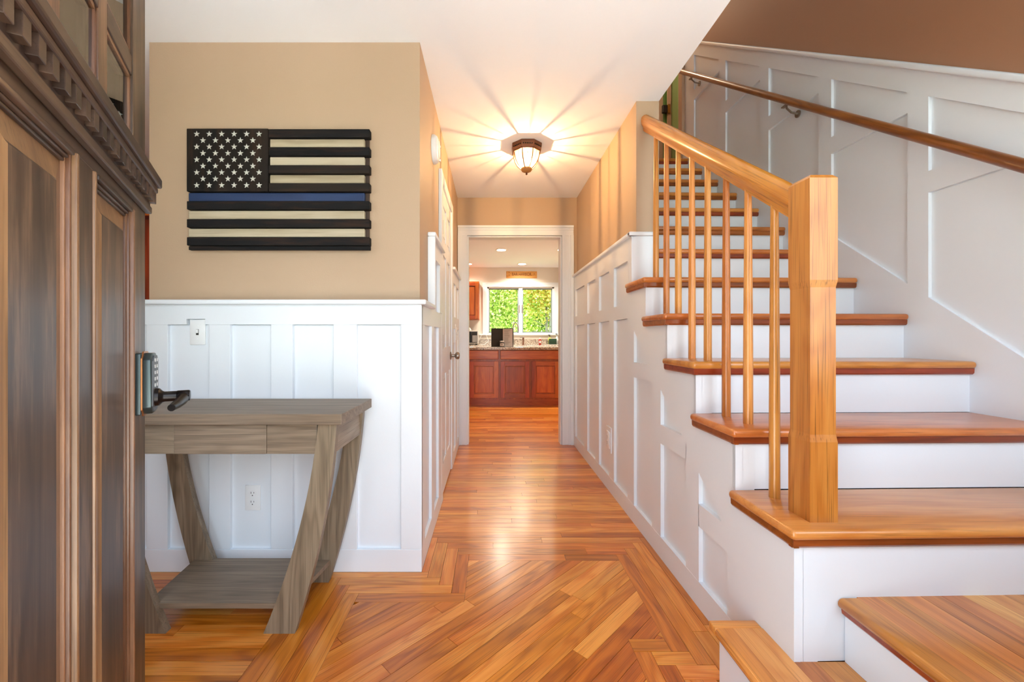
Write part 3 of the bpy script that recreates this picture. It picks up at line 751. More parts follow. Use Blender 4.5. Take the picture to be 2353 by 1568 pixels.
def dpanel(s0, s1, z0, z1):
    # raised panel with a sloped margin
    m = MB(); bm = m.bm
    a = (dx(s1), dx(s0)); mg = 0.058
    lv = [(0.0, 0.020), (0.006, 0.016), (mg, 0.006), (mg+0.004, 0.004)]
    rings = [[bm.verts.new(p) for p in ((a[0]+i, y, z0+i), (a[1]-i, y, z0+i), (a[1]-i, y, z1-i), (a[0]+i, y, z1-i))] for i, y in lv]
    bk = [bm.verts.new(p) for p in ((a[0], 0.034, z0), (a[1], 0.034, z0), (a[1], 0.034, z1), (a[0], 0.034, z1))]
    rings = [bk] + rings
    for p, q in zip(rings, rings[1:]):
        for k in range(4): bm.faces.new((p[k], p[(k+1) % 4], q[(k+1) % 4], q[k]))
    bm.faces.new(rings[-1]); bm.faces.new(list(reversed(bk))); bmesh.ops.recalc_face_normals(bm, faces=bm.faces[:])
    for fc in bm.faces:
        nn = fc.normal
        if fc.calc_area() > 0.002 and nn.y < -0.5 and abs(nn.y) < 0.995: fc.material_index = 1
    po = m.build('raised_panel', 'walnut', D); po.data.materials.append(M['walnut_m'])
    # sticking moulding : a quarter round and a fillet on each side
    w = 0.020
    for (sa, sb, za, zb, ax) in ((s0, s0+w, z0, z1, 'z'), (s1-w, s1, z0, z1, 'z'), (s0+w, s1-w, z0, z0+w, 'x'), (s0+w, s1-w, z1-w, z1, 'x')):
        mm = MB()
        if ax == 'z':
            for q0, q1, y in ((0.0, 0.45, -0.004), (0.45, 0.72, 0.003), (0.72, 1.0, 0.008)):
                if sa == s0: xa, xb = dx(sa+w*q1), dx(sa+w*q0)
                else: xa, xb = dx(sb-w*q0), dx(sb-w*q1)
                mm.box(min(xa, xb), max(xa, xb), y, 0.03, za, zb)
        else:
            for q0, q1, y in ((0.0, 0.45, -0.004), (0.45, 0.72, 0.003), (0.72, 1.0, 0.008)):
                if za == z0: zA, zB = za+w*q0, za+w*q1
                else: zA, zB = zb-w*q1, zb-w*q0
                mm.box(dx(sb), dx(sa), y, 0.03, zA, zB)
        mm.bevel(0.0018, 2)
        mm.build('panel_moulding', 'walnut_l' if ax == 'z' else 'walnut_x', D, smooth=50)
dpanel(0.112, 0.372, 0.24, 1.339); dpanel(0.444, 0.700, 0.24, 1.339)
# glass lites over the shelf
cols = [(0.112, 0.285), (0.335, 0.500), (0.550, 0.700)]; lrows = [(1.475, 1.645), (1.69, 1.90)]
dbox('muntin', 0.285, 0.335, 1.475, 1.90, 0.002, DT-0.004, 'walnut_l'); dbox('muntin', 0.500, 0.550, 1.475, 1.90, 0.002, DT-0.004, 'walnut_l')
for a, b in cols:
    dbox('muntin', a, b, 1.645, 1.69, 0.002, DT-0.004, 'walnut_x')
    for z0, z1 in lrows:
        dbox('glass_pane', a, b, z0, z1, 0.009, 0.013, 'door_glass', bev=0)
        bd = MB()          # narrow beads that hold the glass
        for sa, sb in ((a, a+0.009), (b-0.009, b)): bd.box(dx(sb), dx(sa), 0.005, DT-0.006, z0, z1)
        for za, zb in ((z0, z0+0.009), (z1-0.009, z1)): bd.box(dx(b), dx(a), 0.005, DT-0.006, za, zb)
        bd.build('glazing_bead', 'walnut_l', D)
# dentil shelf
sh = dbox('dentil_shelf', -0.004, DW, 1.428, 1.452, -0.034, 0.0, 'walnut_x', bev=0.004)
def sub(m):
    for v in m.bm.verts: v.co -= sh.location
    return m
sub(MB().box(0.0, dx(-0.001), -0.026, 0.0, 1.414, 1.428).bevel(0.003)).build('bed_moulding', 'walnut_x', sh)
sub(MB().box(0.0, dx(0.0), -0.010, 0.0, 1.376, 1.414)).build('frieze', 'walnut_x', sh)
sub(MB().box(0.0, dx(0.0), -0.014, 0.0, 1.360, 1.378).bevel(0.003)).build('lower_fillet', 'walnut_x', sh)
s = 0.004
while s < DW - 0.03:
    sub(MB().box(dx(s+0.021), dx(s), -0.023, -0.009, 1.386, 1.4145).bevel(0.0008, 1)).build('dentil', 'walnut_x', sh); s += 0.0385
# lock with keypad and lever
L = thing('lock_set', None, None, (0, 0, 0)); L.parent = D
for k_ in ('label', 'category'): 
    if k_ in L: del L[k_]
def lb(name, s0, s1, z0, z1, y0, y1, mat, bev, sm=40): return bx(name, dx(s1), dx(s0), y0, y1, z0, z1, mat, L, bev, 3, sm)
lb('back_plate', 0.028, 0.100, 0.868, 1.012, -0.012, 0.0, 'teal_metal', 0.003)
m = MB()
oc = lambda s0, s1, z0, z1, c: [(dx(s0+c), z0), (dx(s0), z0+c), (dx(s0), z1-c), (dx(s0+c), z1), (dx(s1-c), z1), (dx(s1), z1-c), (dx(s1), z0+c), (dx(s1-c), z0)]
m.prism(oc(0.028, 0.100, 0.864, 1.016, 0.016), 'y', -0.014, -0.011); m.build('copper_line', 'copper_edge', L)
m = MB().prism(oc(0.031, 0.097, 0.868, 1.012, 0.016), 'y', -0.030, -0.013); m.bevel(0.003, 2); m.build('housing', 'teal_metal', L, smooth=40)
m = MB().prism(oc(0.036, 0.092, 0.874, 1.006, 0.013), 'y', -0.0325, -0.029); m.build('keypad', 'keypad', L)
for r_ in range(5):
    for c_ in range(2):
        z = 0.995 - r_*0.015
        bx('key', dx(0.054+c_*0.021), dx(0.046+c_*0.021), -0.0335, -0.032, z-0.004, z+0.004, 'key', L)
m = MB().lathe([(0.022, -0.030), (0.021, -0.040), (0.014, -0.046), (0.0125, -0.050), (0.0125, -0.088)], (dx(0.064), 0, 0.905), 20, 'y')
m.build('lever_spindle', 'black_metal', L, smooth=40)
m = MB(); xc = dx(0.064)
m.lathe([(0.0128, -0.074), (0.0135, -0.076), (0.0135, -0.098), (0.012, -0.1005)], (xc, 0, 0.905), 20, 'y')
m.tube([(xc, -0.088, 0.902), (xc-0.03, -0.087, 0.897), (xc-0.07, -0.082, 0.892), (xc-0.10, -0.078, 0.890)], [0.013, 0.012, 0.010, 0.008], 12)
m.build('lever', 'black_metal', L, smooth=50)
# door frame (jambs and threshold) around the entry
tf = thing('trim_2', 'walnut jambs of the entry doorway', None, kind='structure')
bx('jamb', -0.49, -0.47, 0.13, YD, 0, 2.06, 'walnut', tf); bx('jamb', 0.41, 0.43, 0.13, YD, 0, 2.06, 'walnut', tf); bx('threshold', -0.47, 0.41, 0.10, YD, -0.02, 0.012, 'walnut_x', tf)

# windows behind the camera, added to bring daylight to the stairs and entry
def added_front_window(name, x0, x1, z0, z1, label):
    o = thing(name, label, None, kind='structure')
    for a, b, c, d in ((x0, x0+0.05, z0, z1), (x1-0.05, x1, z0, z1), (x0, x1, z0, z0+0.05), (x0, x1, z1-0.05, z1), ((x0+x1)/2-0.015, (x0+x1)/2+0.015, z0, z1)):
        bx('window_frame', a, b, 0.16, 0.22, c, d, 'vinyl', o)
    bx('glass_pane', x0+0.05, x1-0.05, 0.188, 0.192, z0+0.05, z1-0.05, 'glass', o)
added_front_window('added_window_2', -1.75, -0.95, 0.70, 2.05, 'added white framed window left of the entry door, unseen, letting daylight in')
added_front_window('added_window_3', 0.75, 1.85, 0.9, 2.4, 'added white framed window over the stair landing, unseen, letting daylight onto the stairs')
added_front_window('added_window_4', 1.0, 1.85, 3.1, 4.4, 'added white framed upper window in the stairwell, unseen, letting daylight onto the stair wall')

# ------------------------------------------------------------------ console table
T = thing('console_table', 'grey-brown laminate console table with bowed legs and a low shelf', 'table', (-0.979, 1.64, 0))
def tb_(m):
    for v in m.bm.verts: v.co -= T.location
    return m
def tbox(name, x0, x1, y0, y1, z0, z1, mat, bev=0.0015): 
    m = MB().box(x0, x1, y0, y1, z0, z1)
    if bev: m.bevel(bev, 2)
    return tb_(m).build(name, mat, T)
tbox('tabletop', -1.437, -0.522, 1.458, 1.826, 0.743, 0.781, 'grey_x', 0.002)
tbox('apron', -1.40, -1.128, 1.486, 1.502, 0.634, 0.743, 'grey_x'); tbox('apron', -0.798, -0.62, 1.486, 1.502, 0.634, 0.743, 'grey_x')
tbox('drawer_front', -1.127, -0.799, 1.484, 1.502, 0.634, 0.742, 'grey_x')
tbox('apron', -1.40, -0.56, 1.79, 1.805, 0.634, 0.743, 'grey_x')
tbox('side_apron', -0.576, -0.560, 1.50, 1.79, 0.634, 0.743, 'grey_y'); tbox('side_apron', -1.398, -1.382, 1.50, 1.79, 0.634, 0.743, 'grey_y')
def leg(side, y0, y1):
    cxm = -0.979; N = 14; ou = []; inn = []
    for i in range(N+1):
        t = i/N; z = 0.743*(1-t)
        # outer edge bows gently, inner edge likewise; measured from the middle of the table
        o_ = 0.432 + (0.284-0.432)*(0.35*t + 0.65*t*t); n_ = 0.367 + (0.173-0.367)*(0.38*t + 0.62*t*t)
        ou.append((cxm + side*o_, z)); inn.append((cxm + side*n_, z))
    m = MB(); pts = ou + inn[::-1]
    a = [m.bm.verts.new((p[0], y0, p[1])) for p in ou]; b = [m.bm.verts.new((p[0], y0, p[1])) for p in inn]
    c = [m.bm.verts.new((p[0], y1, p[1])) for p in ou]; d = [m.bm.verts.new((p[0], y1, p[1])) for p in inn]
    for i in range(N):
        m.bm.faces.new((a[i], a[i+1], b[i+1], b[i])); m.bm.faces.new((c[i], d[i], d[i+1], c[i+1]))
        m.bm.faces.new((a[i], c[i], c[i+1], a[i+1])); m.bm.faces.new((b[i], b[i+1], d[i+1], d[i]))
    m.bm.faces.new((a[0], b[0], d[0], c[0])); m.bm.faces.new((a[N], c[N], d[N], b[N]))
    bmesh.ops.recalc_face_normals(m.bm, faces=m.bm.faces[:])
    tb_(m).build('leg', 'grey_z', T, smooth=30)
for sd_ in (-1, 1):
    leg(sd_, 1.478, 1.505); leg(sd_, 1.786, 1.813)
tb_(MB().prism([(-0.979-0.255, 1.495), (-0.979+0.255, 1.495), (-0.979+0.292, 1.80), (-0.979-0.292, 1.80)], 'z', 0.078, 0.097)).build('shelf', 'grey_x', T)

# ------------------------------------------------------------------ wooden flag on the wall
F = thing('wooden_flag', 'rustic wooden flag of black and cream slats with one blue stripe on the tan wall', 'wall art', (-0.96, YF, 1.72))
def fb(name, x0, x1, y0, y1, z0, z1, mat, bev=0.002, parent=None):
    m = MB().box(x0, x1, y0, y1, z0, z1)
    if bev: m.bevel(bev, 2)
    for v in m.bm.verts: v.co -= F.location + (parent.location if parent else Vector((0, 0, 0)))
    return m.build(name, mat, parent or F)
ft, fbm = 1.990, 1.462; pitch = (ft-fbm)/13
for x0, x1 in ((-1.34, -1.31), (-0.98, -0.95), (-0.585, -0.560)): fb('batten', x0, x1, YF-0.016, YF, 1.458, 1.985, 'brown_wood', 0.001)
for i in range(13):
    z1 = ft - i*pitch; z0 = z1 - pitch
    kind = 'black_wood' if i % 2 == 0 else ('blue_wood' if i == 7 else 'cream_wood')
    if i == 7: kind = 'blue_wood'
    xl = -1.003 if i < 7 else -1.372
    if kind == 'black_wood': fb('slat', xl, -0.548, 1.882, YF-0.016, z0+0.0015, z1-0.0015, kind, 0.003)
    else: fb('slat', xl, -0.574, 1.893, YF-0.016, z0+0.001, z1-0.001, kind, 0.004)
fb('ledge', -1.372, -0.55, 1.895, YF-0.016, 1.446, 1.4625, 'black_wood', 0.001)
ct = fb('star_board', -1.374, -1.006, 1.884, YF-0.016, ft-7*pitch+0.002, ft+0.002, 'black_wood_z', 0.003)
def star(cx, cz):
    m = MB(); pts = []
    for i in range(10):
        a = math.pi/2 + i*math.pi/5; r_ = 0.0138 if i % 2 == 0 else 0.0055
        pts.append((cx+r_*math.cos(a), cz+r_*math.sin(a)))
    m.prism(pts, 'y', 1.8825, 1.8845)
    for v in m.bm.verts: v.co -= F.location + ct.location
    m.build('star', 'star', ct)
for r_ in range(9):
    n = 6 if r_ % 2 == 0 else 5
    for c_ in range(n):
        star(-1.327 + c_*0.0562 + (0.0281 if n == 5 else 0), 1.966 - r_*0.0289)

# ------------------------------------------------------------------ switches, outlets, detector
def outlet(name, label, loc_, normal, rz, switch=False, cat='outlet'):
    o = thing(name, label, cat, loc_, rz)          # local +y points into the wall
    m = MB().box(-0.035, 0.035, -0.006, 0, -0.057, 0.057); m.bevel(0.003, 2); m.build('cover_plate', 'plastic', o, smooth=40)
    if switch:
        bx('toggle', -0.005, 0.005, -0.016, -0.006, -0.004, 0.012, 'plastic', o, 0.002)
        bx('toggle_slot', -0.006, 0.006, -0.0065, -0.0055, -0.013, 0.013, 'slot', o)
    else:
        for z in (-0.02, 0.02):
            r = MB().lathe([(0.0165, -0.0075), (0.0165, -0.005)], (0, 0, z), 20, 'y').build('receptacle', 'plastic', o)
            for x_, h in ((-0.0065, 0.0045), (0.0065, 0.0035)):
                mm = MB().box(x_-0.001, x_+0.001, -0.0079, -0.007, z+0.003-h, z+0.003+h)
                for v in mm.bm.verts: v.co -= r.location
                mm.build('slot', 'slot', r)
            mm = MB().lathe([(0.0025, -0.0079), (0.0025, -0.007)], (0, 0, z-0.009), 10, 'y')
            for v in mm.bm.verts: v.co -= r.location
            mm.build('slot', 'slot', r)
    for z in ((-0.03, 0.03) if switch else (0.0,)):
        MB().lathe([(0.003, -0.0068), (0.003, -0.0055)], (0, 0, z), 10, 'y').build('screw', 'plastic', o)
outlet('light_switch', 'white toggle light switch notched into the wainscot rail above the console table', (-1.319, P, 1.072), None, 0, True, 'switch')
outlet('wall_outlet', 'white duplex outlet in the wainscot panel behind the console table', (-1.071, P, 0.328), None, 0)
b_ = bx('mount_block', XRW-0.006, PR, 2.79, 2.905, 0.27, 0.44, 'white', W, 0.002)
outlet('wall_outlet', 'white duplex outlet on a mounting block in the wainscot under the stairs', (XRW-0.006, 2.846, 0.353), None, -R90)
bx('mount_block', PX, XLW+0.005, 3.60, 3.72, 1.00, 1.16, 'white', H, 0.002)
outlet('light_switch', 'white toggle light switch on the wainscot beside the closet door', (XLW+0.005, 3.66, 1.08), None, R90, True, 'switch')
SD = thing('smoke_detector', 'round white detector high on the tan wall before the closet door', 'detector', (XL, 2.375, 2.116))
MB().lathe([(0.079, 0), (0.079, 0.012), (0.070, 0.026), (0.058, 0.031)], (0, 0, 0), 32, 'x').build('housing', 'plastic', SD, smooth=40)
MB().lathe([(0.05, 0.030), (0.046, 0.036), (0.01, 0.038)], (0, 0, 0), 32, 'x').build('cover', 'plastic', SD, smooth=40)
for a_ in (0.5, -0.5): MB().box(0.026, 0.037, 0.045, 0.06, a_*0.08-0.006, a_*0.08+0.006).build('clip', 'plastic', SD)

# ------------------------------------------------------------------ hall ceiling lamp
CL = thing('ceiling_lamp', 'octagonal bronze flush lamp with glowing glass panes on the hall ceiling', 'ceiling lamp', (0.252, 2.97, CEIL))
ro = math.pi/8
MB().lathe([(0.112, 0.0), (0.112, -0.012), (0.107, -0.048), (0.100, -0.056)], (0, 0, 0), 8, 'z', ro).build('canopy', 'bronze', CL)
for k in range(8):
    a = k*math.pi/4
    for j in range(5):
        m = MB(); u = (j-2)*0.015; r_ = 0.1022
        cx_, cy_ = r_*math.cos(a)-u*math.sin(a), r_*math.sin(a)+u*math.cos(a)
        m.cyl((cx_, cy_, -0.028), (cx_+0.003*math.cos(a), cy_+0.003*math.sin(a), -0.028), 0.005, 0.005, 8)
        if k in (5, 6, 7): m.build('rosette', 'black_metal', CL)
        else: m.bm.free()
lv = [(0.096, -0.056), (0.093, -0.080), (0.084, -0.110), (0.068, -0.138), (0.046, -0.160), (0.036, -0.168)]
for k in range(8):
    a0 = ro + k*math.pi/4; a1 = a0 + math.pi/4
    m = MB(); A = [m.bm.verts.new((r*math.cos(a0), r*math.sin(a0), z)) for r, z in lv]; B = [m.bm.verts.new((r*math.cos(a1), r*math.sin(a1), z)) for r, z in lv]
    for i in range(len(lv)-1): m.bm.faces.new((A[i], A[i+1], B[i+1], B[i]))
    m.build('glass_pane', 'lamp_glass', CL)
    am = (a0+a1)/2; ca_ = math.cos(math.pi/8)
    m = MB().tube([(r*math.cos(am)*1.004*ca_, r*math.sin(am)*1.004*ca_, z) for r, z in lv], 0.0012, 5); m.build('lead_line', 'bronze', CL)
    m = MB().tube([(r*math.cos(a0)*1.01, r*math.sin(a0)*1.01, z) for r, z in lv], 0.0034, 6); m.build('rib', 'bronze', CL, smooth=50)
MB().lathe([(0.038, -0.162), (0.040, -0.170), (0.034, -0.182), (0.016, -0.191), (0.006, -0.193)], (0, 0, 0), 24).build('bottom_cap', 'bronze2', CL, smooth=40)
MB().lathe([(0.005, -0.192), (0.006, -0.198), (0.008, -0.203), (0.004, -0.209)], (0, 0, 0), 14).build('finial', 'bronze', CL, smooth=60)
MB().lathe([(0.010, -0.056), (0.011, -0.075), (0.017, -0.085), (0.017, -0.090), (0.010, -0.098), (0.002, -0.101)], (0.0, 0, 0), 16).build('bulb', 'bulb', CL, smooth=60)
for px_, py_ in ((0.0, 0.0),):
    add_light('ceiling_lamp_bulb', 'POINT', (0.252+px_, 2.97+py_, CEIL-0.110), 15, (1.0, 0.62, 0.29), shadow_soft_size=0.004)

# ------------------------------------------------------------------ room past the half wall
HC = thing('red_hutch', 'tall red-brown wooden hutch glimpsed past the half wall', 'cabinet', (-2.75, 3.35, 0))
bx('carcass', -0.55, 0.55, -0.15, 0.25, 0, 1.98, 'redwood', HC); bx('cornice', -0.58, 0.58, -0.18, 0.27, 1.98, 2.06, 'cherry_x', HC, 0.008)
for x_ in (-0.53, 0.01):
    d_ = bx('door', x_, x_+0.52, -0.17, -0.15, 0.1, 1.95, 'redwood', HC, 0.004)
    mm = MB().lathe([(0.012, -0.195), (0.012, -0.17)], (x_+(0.48 if x_ < 0 else 0.04), 0, 1.0), 12, 'y')
    for v in mm.bm.verts: v.co -= d_.location
    mm.build('knob', 'brass', d_)
DL = thing('dining_fill_lamp', 'added warm pendant lamp, unseen, filling the room past the half wall with light', 'lamp', (-2.2, 3.0, CEIL))
MB().cyl((0, 0, 0), (0, 0, -0.5), 0.006).build('cord', 'black', DL); MB().lathe([(0.03, -0.5), (0.14, -0.62), (0.135, -0.62), (0.025, -0.505)], (0, 0, 0), 24).build('lamp_shade', 'plastic', DL, smooth=40)
add_light('dining_fill_bulb', 'POINT', (-2.2, 3.0, CEIL-0.68), 15, (1.0, 0.84, 0.66), shadow_soft_size=0.05)  # added fill light for the room past the half wall, out of view
UL = thing('stair_fill_lamp', 'added small round ceiling lamp, unseen, filling the upper landing with light', 'ceiling lamp', (1.45, 4.6, 5.0))
MB().lathe([(0.15, 0), (0.15, -0.03), (0.11, -0.08), (0.02, -0.1)], (0, 0, 0), 24).build('lamp_shade', 'can', UL, smooth=50)
add_light('stair_fill_bulb', 'POINT', (1.45, 4.6, 4.8), 10, (1.0, 0.66, 0.40), shadow_soft_size=0.06)  # added fill light over the upper stairs, its fixture out of view

# ------------------------------------------------------------------ kitchen
YC = 6.35
def cabinet(name, label, x0, x1, y0, y1, z0, z1, doors, drawers, toe=True, group=None, grain='cherry'):
    o = thing(name, label, 'cabinet', ((x0+x1)/2, (y0+y1)/2, z0), group=group)
    def q(nm, a, b, c, d, e, f_, mat, bev=0.0, par=None):
        m = MB().box(a, b, c, d, e, f_)
        if bev: m.bevel(bev, 2)
        for v in m.bm.verts: v.co -= o.location + (par.location if par else Vector((0, 0, 0)))
        return m.build(nm, mat, par or o)
    q('carcass', x0, x1, y0+0.02, y1, z0+(0.10 if toe else 0), z1, grain)
    if toe: q('toe_kick', x0, x1, y0+0.075, y1, z0, z0+0.10, 'cherry_x')
    for a, b, c, d in drawers: q('drawer', a, b, y0-0.012, y0+0.02, c, d, 'cherry_x', 0.008)
    for a, b, c, d in doors:
        dr = q('door', a, b, y0+0.006, y0+0.02, c, d, grain)
        w_ = 0.062
        q('door_stile', a, a+w_, y0-0.012, y0+0.006, c, d, grain, 0.002, dr); q('door_stile', b-w_, b, y0-0.012, y0+0.006, c, d, grain, 0.002, dr)
        q('door_rail', a+w_, b-w_, y0-0.012, y0+0.006, c, c+w_, 'cherry_x', 0.002, dr); q('door_rail', a+w_, b-w_, y0-0.012, y0+0.006, d-w_, d, 'cherry_x', 0.002, dr)
        q('raised_panel', a+w_+0.014, b-w_-0.014, y0-0.005, y0+0.007, c+w_+0.014, d-w_-0.014, grain, 0.011, dr)
    return o
cabinet('base_cabinet', 'cherry base cabinet with one drawer over one door facing the hall', -0.365, 0.125, YC, 6.92, 0, 0.858, [(-0.323, 0.109, 0.127, 0.681)], [(-0.345, 0.109, 0.713, 0.847)], group='cherry base cabinets facing the hall')
cabinet('base_cabinet', 'wide cherry base cabinet with one drawer over two doors', 0.126, 1.062, YC, 6.92, 0, 0.858, [(0.142, 0.579, 0.127, 0.681), (0.6145, 1.033, 0.127, 0.681)], [(0.142, 1.05, 0.713, 0.847)], group='cherry base cabinets facing the hall')
cabinet('base_cabinet', 'cherry base cabinet left of the hall opening, joining the others', -1.3, -0.366, YC, 6.92, 0, 0.858, [(-0.83, -0.39, 0.127, 0.681), (-1.28, -0.85, 0.127, 0.681)], [(-1.28, -0.39, 0.713, 0.847)], group='cherry base cabinets facing the hall')
tag(bx('countertop', -1.33, 1.095, 6.318, 6.95, 0.858, 0.899, 'granite', None, 0.006), 'speckled granite worktop on the cherry cabinets facing the hall', 'countertop')
cabinet('sink_cabinet', 'cherry sink cabinet below the kitchen window', -1.55, 1.85, 7.56, 8.165, 0, 0.86, [(-0.1, 0.5, 0.127, 0.681), (0.52, 1.12, 0.127, 0.681)], [(-0.1, 1.12, 0.713, 0.847)])
BC = thing('countertop', 'granite worktop below the kitchen window', 'countertop', (0.15, 7.85, 0.86))
def lo(m, o):
    for v in m.bm.verts: v.co -= o.location
    return m
lo(MB().box(-1.58, 1.88, 7.53, 8.168, 0.86, 0.901).bevel(0.006), BC).build('slab', 'granite', BC)
tag(MB().box(-1.58, 1.88, 8.148, 8.169, 0.902, 1.01).build('backsplash', 'granite'), 'low granite backsplash strip under the kitchen window', 'backsplash')
cabinet('upper_cabinet', 'cherry wall cabinet left of the kitchen window', -1.10, -0.225, 7.84, 8.165, 1.377, 2.098, [(-0.64, -0.235, 1.39, 2.075), (-1.09, -0.66, 1.39, 2.075)], [], toe=False)
UC = thing('upper_cabinet', 'pale grey wall cabinet right of the kitchen window', 'cabinet', (1.6, 8.0, 1.45))
lo(MB().box(1.372, 1.88, 7.84, 8.165, 1.30, 2.10), UC).build('carcass', paint('pale_grey_cabinet', rgb(190, 184, 182), 0.5), UC)
lo(MB().box(1.38, 1.87, 7.82, 7.838, 1.32, 2.08).bevel(0.004), UC).build('door', 'cherry', UC)
# window
w1 = thing('window_1', 'double casement kitchen window looking onto trees', None, kind='structure')
def wb(nm, x0, x1, y0, y1, z0, z1, mat, bev=0.0): return bx(nm, x0, x1, y0, y1, z0, z1, mat, w1, bev)
wb('window_casing', -0.166, -0.0775, YK-0.02, YK, 1.09, 2.03, 'white', 0.004); wb('window_casing', 1.234, 1.329, YK-0.02, YK, 1.09, 2.03, 'white', 0.004)
wb('window_casing', -0.166, 1.329, YK-0.02, YK, 2.03, 2.115, 'white', 0.004); wb('window_sill', -0.23, 1.40, YK-0.06, YK+0.02, 1.085, 1.112, 'white', 0.004)
wb('window_frame', -0.0775, -0.045, YK+0.02, YK+0.11, 1.127, 2.03, 'vinyl'); wb('window_frame', 1.20, 1.234, YK+0.02, YK+0.11, 1.127, 2.03, 'vinyl')
wb('window_frame', -0.0775, 1.234, YK+0.02, YK+0.11, 2.005, 2.03, 'vinyl'); wb('window_frame', -0.0775, 1.234, YK+0.02, YK+0.11, 1.115, 1.135, 'vinyl')
wb('mullion', 0.54, 0.615, YK+0.015, YK+0.11, 1.127, 2.02, 'vinyl', 0.004)
for a, b in ((-0.045, 0.54), (0.615, 1.20)):
    sh_ = wb('window_sash', a, a+0.018, YK+0.05, YK+0.09, 1.135, 2.005, 'sash'); wb('window_sash', b-0.018, b, YK+0.05, YK+0.09, 1.135, 2.005, 'sash')
    wb('window_sash', a, b, YK+0.05, YK+0.09, 1.985, 2.005, 'sash'); wb('window_sash', a, b, YK+0.05, YK+0.09, 1.135, 1.155, 'sash')
    wb('glass_pane', a+0.018, b-0.018, YK+0.068, YK+0.072, 1.155, 1.985, 'glass')
for x_ in (0.545, 0.60): wb('window_latch', x_, x_+0.012, YK+0.0, YK+0.018, 1.52, 1.68, 'bronze', 0.003)
# sign
SG = thing('wall_sign', 'long pine sign reading BAR HARBOR above the kitchen window', 'sign', (0.596, YK-0.02, 2.27))
MB().box(-0.30, 0.30, 0.0, 0.02, -0.066, 0.066).bevel(0.004).build('board', 'pine', SG)
def text(body, size, loc_, parent, mat, ext=0.0015, rz=0.0, sx_=1.0):
    cu = bpy.data.curves.new('lettering', 'FONT'); cu.body = body; cu.size = size; cu.extrude = ext; cu.align_x = 'CENTER'; cu.align_y = 'CENTER'
    tmp = bpy.data.objects.new('lettering_curve', cu); COL.objects.link(tmp)
    dg = bpy.context.evaluated_depsgraph_get(); me = bpy.data.meshes.new_from_object(tmp.evaluated_get(dg))
    bpy.data.objects.remove(tmp); bpy.data.curves.remove(cu)
    me.materials.clear(); me.materials.append(M[mat])
    o = bpy.data.objects.new('lettering', me); COL.objects.link(o); o.parent = parent; o.location = loc_; o.rotation_euler = (R90, 0, rz); o.scale = (sx_, 1, 1)
    return o
text('BAR HARBOR', 0.082, (0, -0.0005, 0.005), SG, 'lettering', sx_=0.76)
for x_, z_ in ((-0.245, 0.045), (-0.245, -0.01), (0.245, 0.012)): MB().lathe([(0.008, -0.001), (0.008, 0.001)], (x_, 0, z_), 10, 'y').build('knot', 'lettering', SG)
# downlights
for i, (x_, y_) in enumerate(((0.159, 6.505), (0.576, 7.75), (-0.43, 7.75), (1.11, 6.5))):
    o = thing('recessed_downlight', ('round recessed downlight in the kitchen ceiling above the granite worktop', 'round recessed downlight in the kitchen ceiling above the pine sign', 'round recessed downlight in the kitchen ceiling above the cherry wall cabinet', 'round recessed downlight in the kitchen ceiling by the right side of the cased opening')[i], 'downlight', (x_, y_, CEIL), group='kitchen downlights')
    MB().lathe([(0.092, 0.0), (0.092, -0.006), (0.072, -0.008), (0.07, -0.0005)], (0, 0, 0), 28).build('trim_ring', 'can_trim', o, smooth=40)
    MB().lathe([(0.068, -0.0092), (0.068, -0.0085)], (0, 0, 0), 28).build('lens', 'can', o)
    add_light('downlight_beam', 'SPOT', (x_, y_, CEIL-0.02), (80, 75, 22, 80)[i], (1.0, 0.87, 0.70), spot_size=math.radians(150), spot_blend=0.6, shadow_soft_size=0.06)
# things on the worktops
MN = thing('menu_folder', 'open black menu folder with a printed page standing on the granite worktop', 'folder', (0.17, 6.40, 0.899))
MB().prism([(-0.168, 0.0), (-0.165, -0.006), (0.0, 0.05), (0.0, 0.056)], 'z', 0, 0.285).build('cover', 'black', MN)
MB().prism([(0.0, 0.05), (0.168, 0.0), (0.170, 0.005), (0.0, 0.056)], 'z', 0, 0.285).build('cover', 'black', MN)
MB().prism([(-0.163, -0.0068), (-0.006, 0.0466), (-0.006, 0.048), (-0.163, -0.005)], 'z', 0.004, 0.10).build('pocket', plain('black_pocket', rgb(38, 34, 28), 0.35), MN)
pg = MB().prism([(0.012, 0.0445), (0.158, 0.001), (0.158, 0.0025), (0.012, 0.046)], 'z', 0.006, 0.278).build('page', 'paper', MN)
for i in range(15):
    z_ = 0.258 - i*0.0155; w_ = random.choice((0.55, 0.7, 0.8, 0.62)); xs, xe = 0.03, 0.03+0.12*w_
    f_ = lambda x__: 0.0445 - (x__-0.012)*0.0435/0.146 - 0.0006
    mm = MB().prism([(xs, f_(xs)), (xe, f_(xe)), (xe, f_(xe)+0.0008), (xs, f_(xs)+0.0008)], 'z', z_, z_+0.004)
    for v in mm.bm.verts: v.co -= pg.location
    mm.build('print_line', 'ink', pg)
JR = thing('candle_jar', 'small dark jar with a white label in front of the menu folder', 'jar', (0.165, 6.36, 0.899))
MB().lathe([(0.035, 0), (0.037, 0.004), (0.037, 0.066), (0.030, 0.074)], (0, 0, 0), 24).build('body', 'black', JR, smooth=40)
MB().lathe([(0.032, 0.074), (0.033, 0.076), (0.033, 0.090), (0.031, 0.092)], (0, 0, 0), 24).build('lid', 'silver', JR, smooth=40)
m = MB()
for k in range(9):
    a0 = math.radians(220+k*100/9); a1 = math.radians(220+(k+1)*100/9)
    vs = [m.bm.verts.new((0.0376*math.cos(a), 0.0376*math.sin(a), z)) for a, z in ((a0, 0.014), (a1, 0.014), (a1, 0.058), (a0, 0.058))]; m.bm.faces.new(vs)
m.build('paper_label', 'paper', JR)
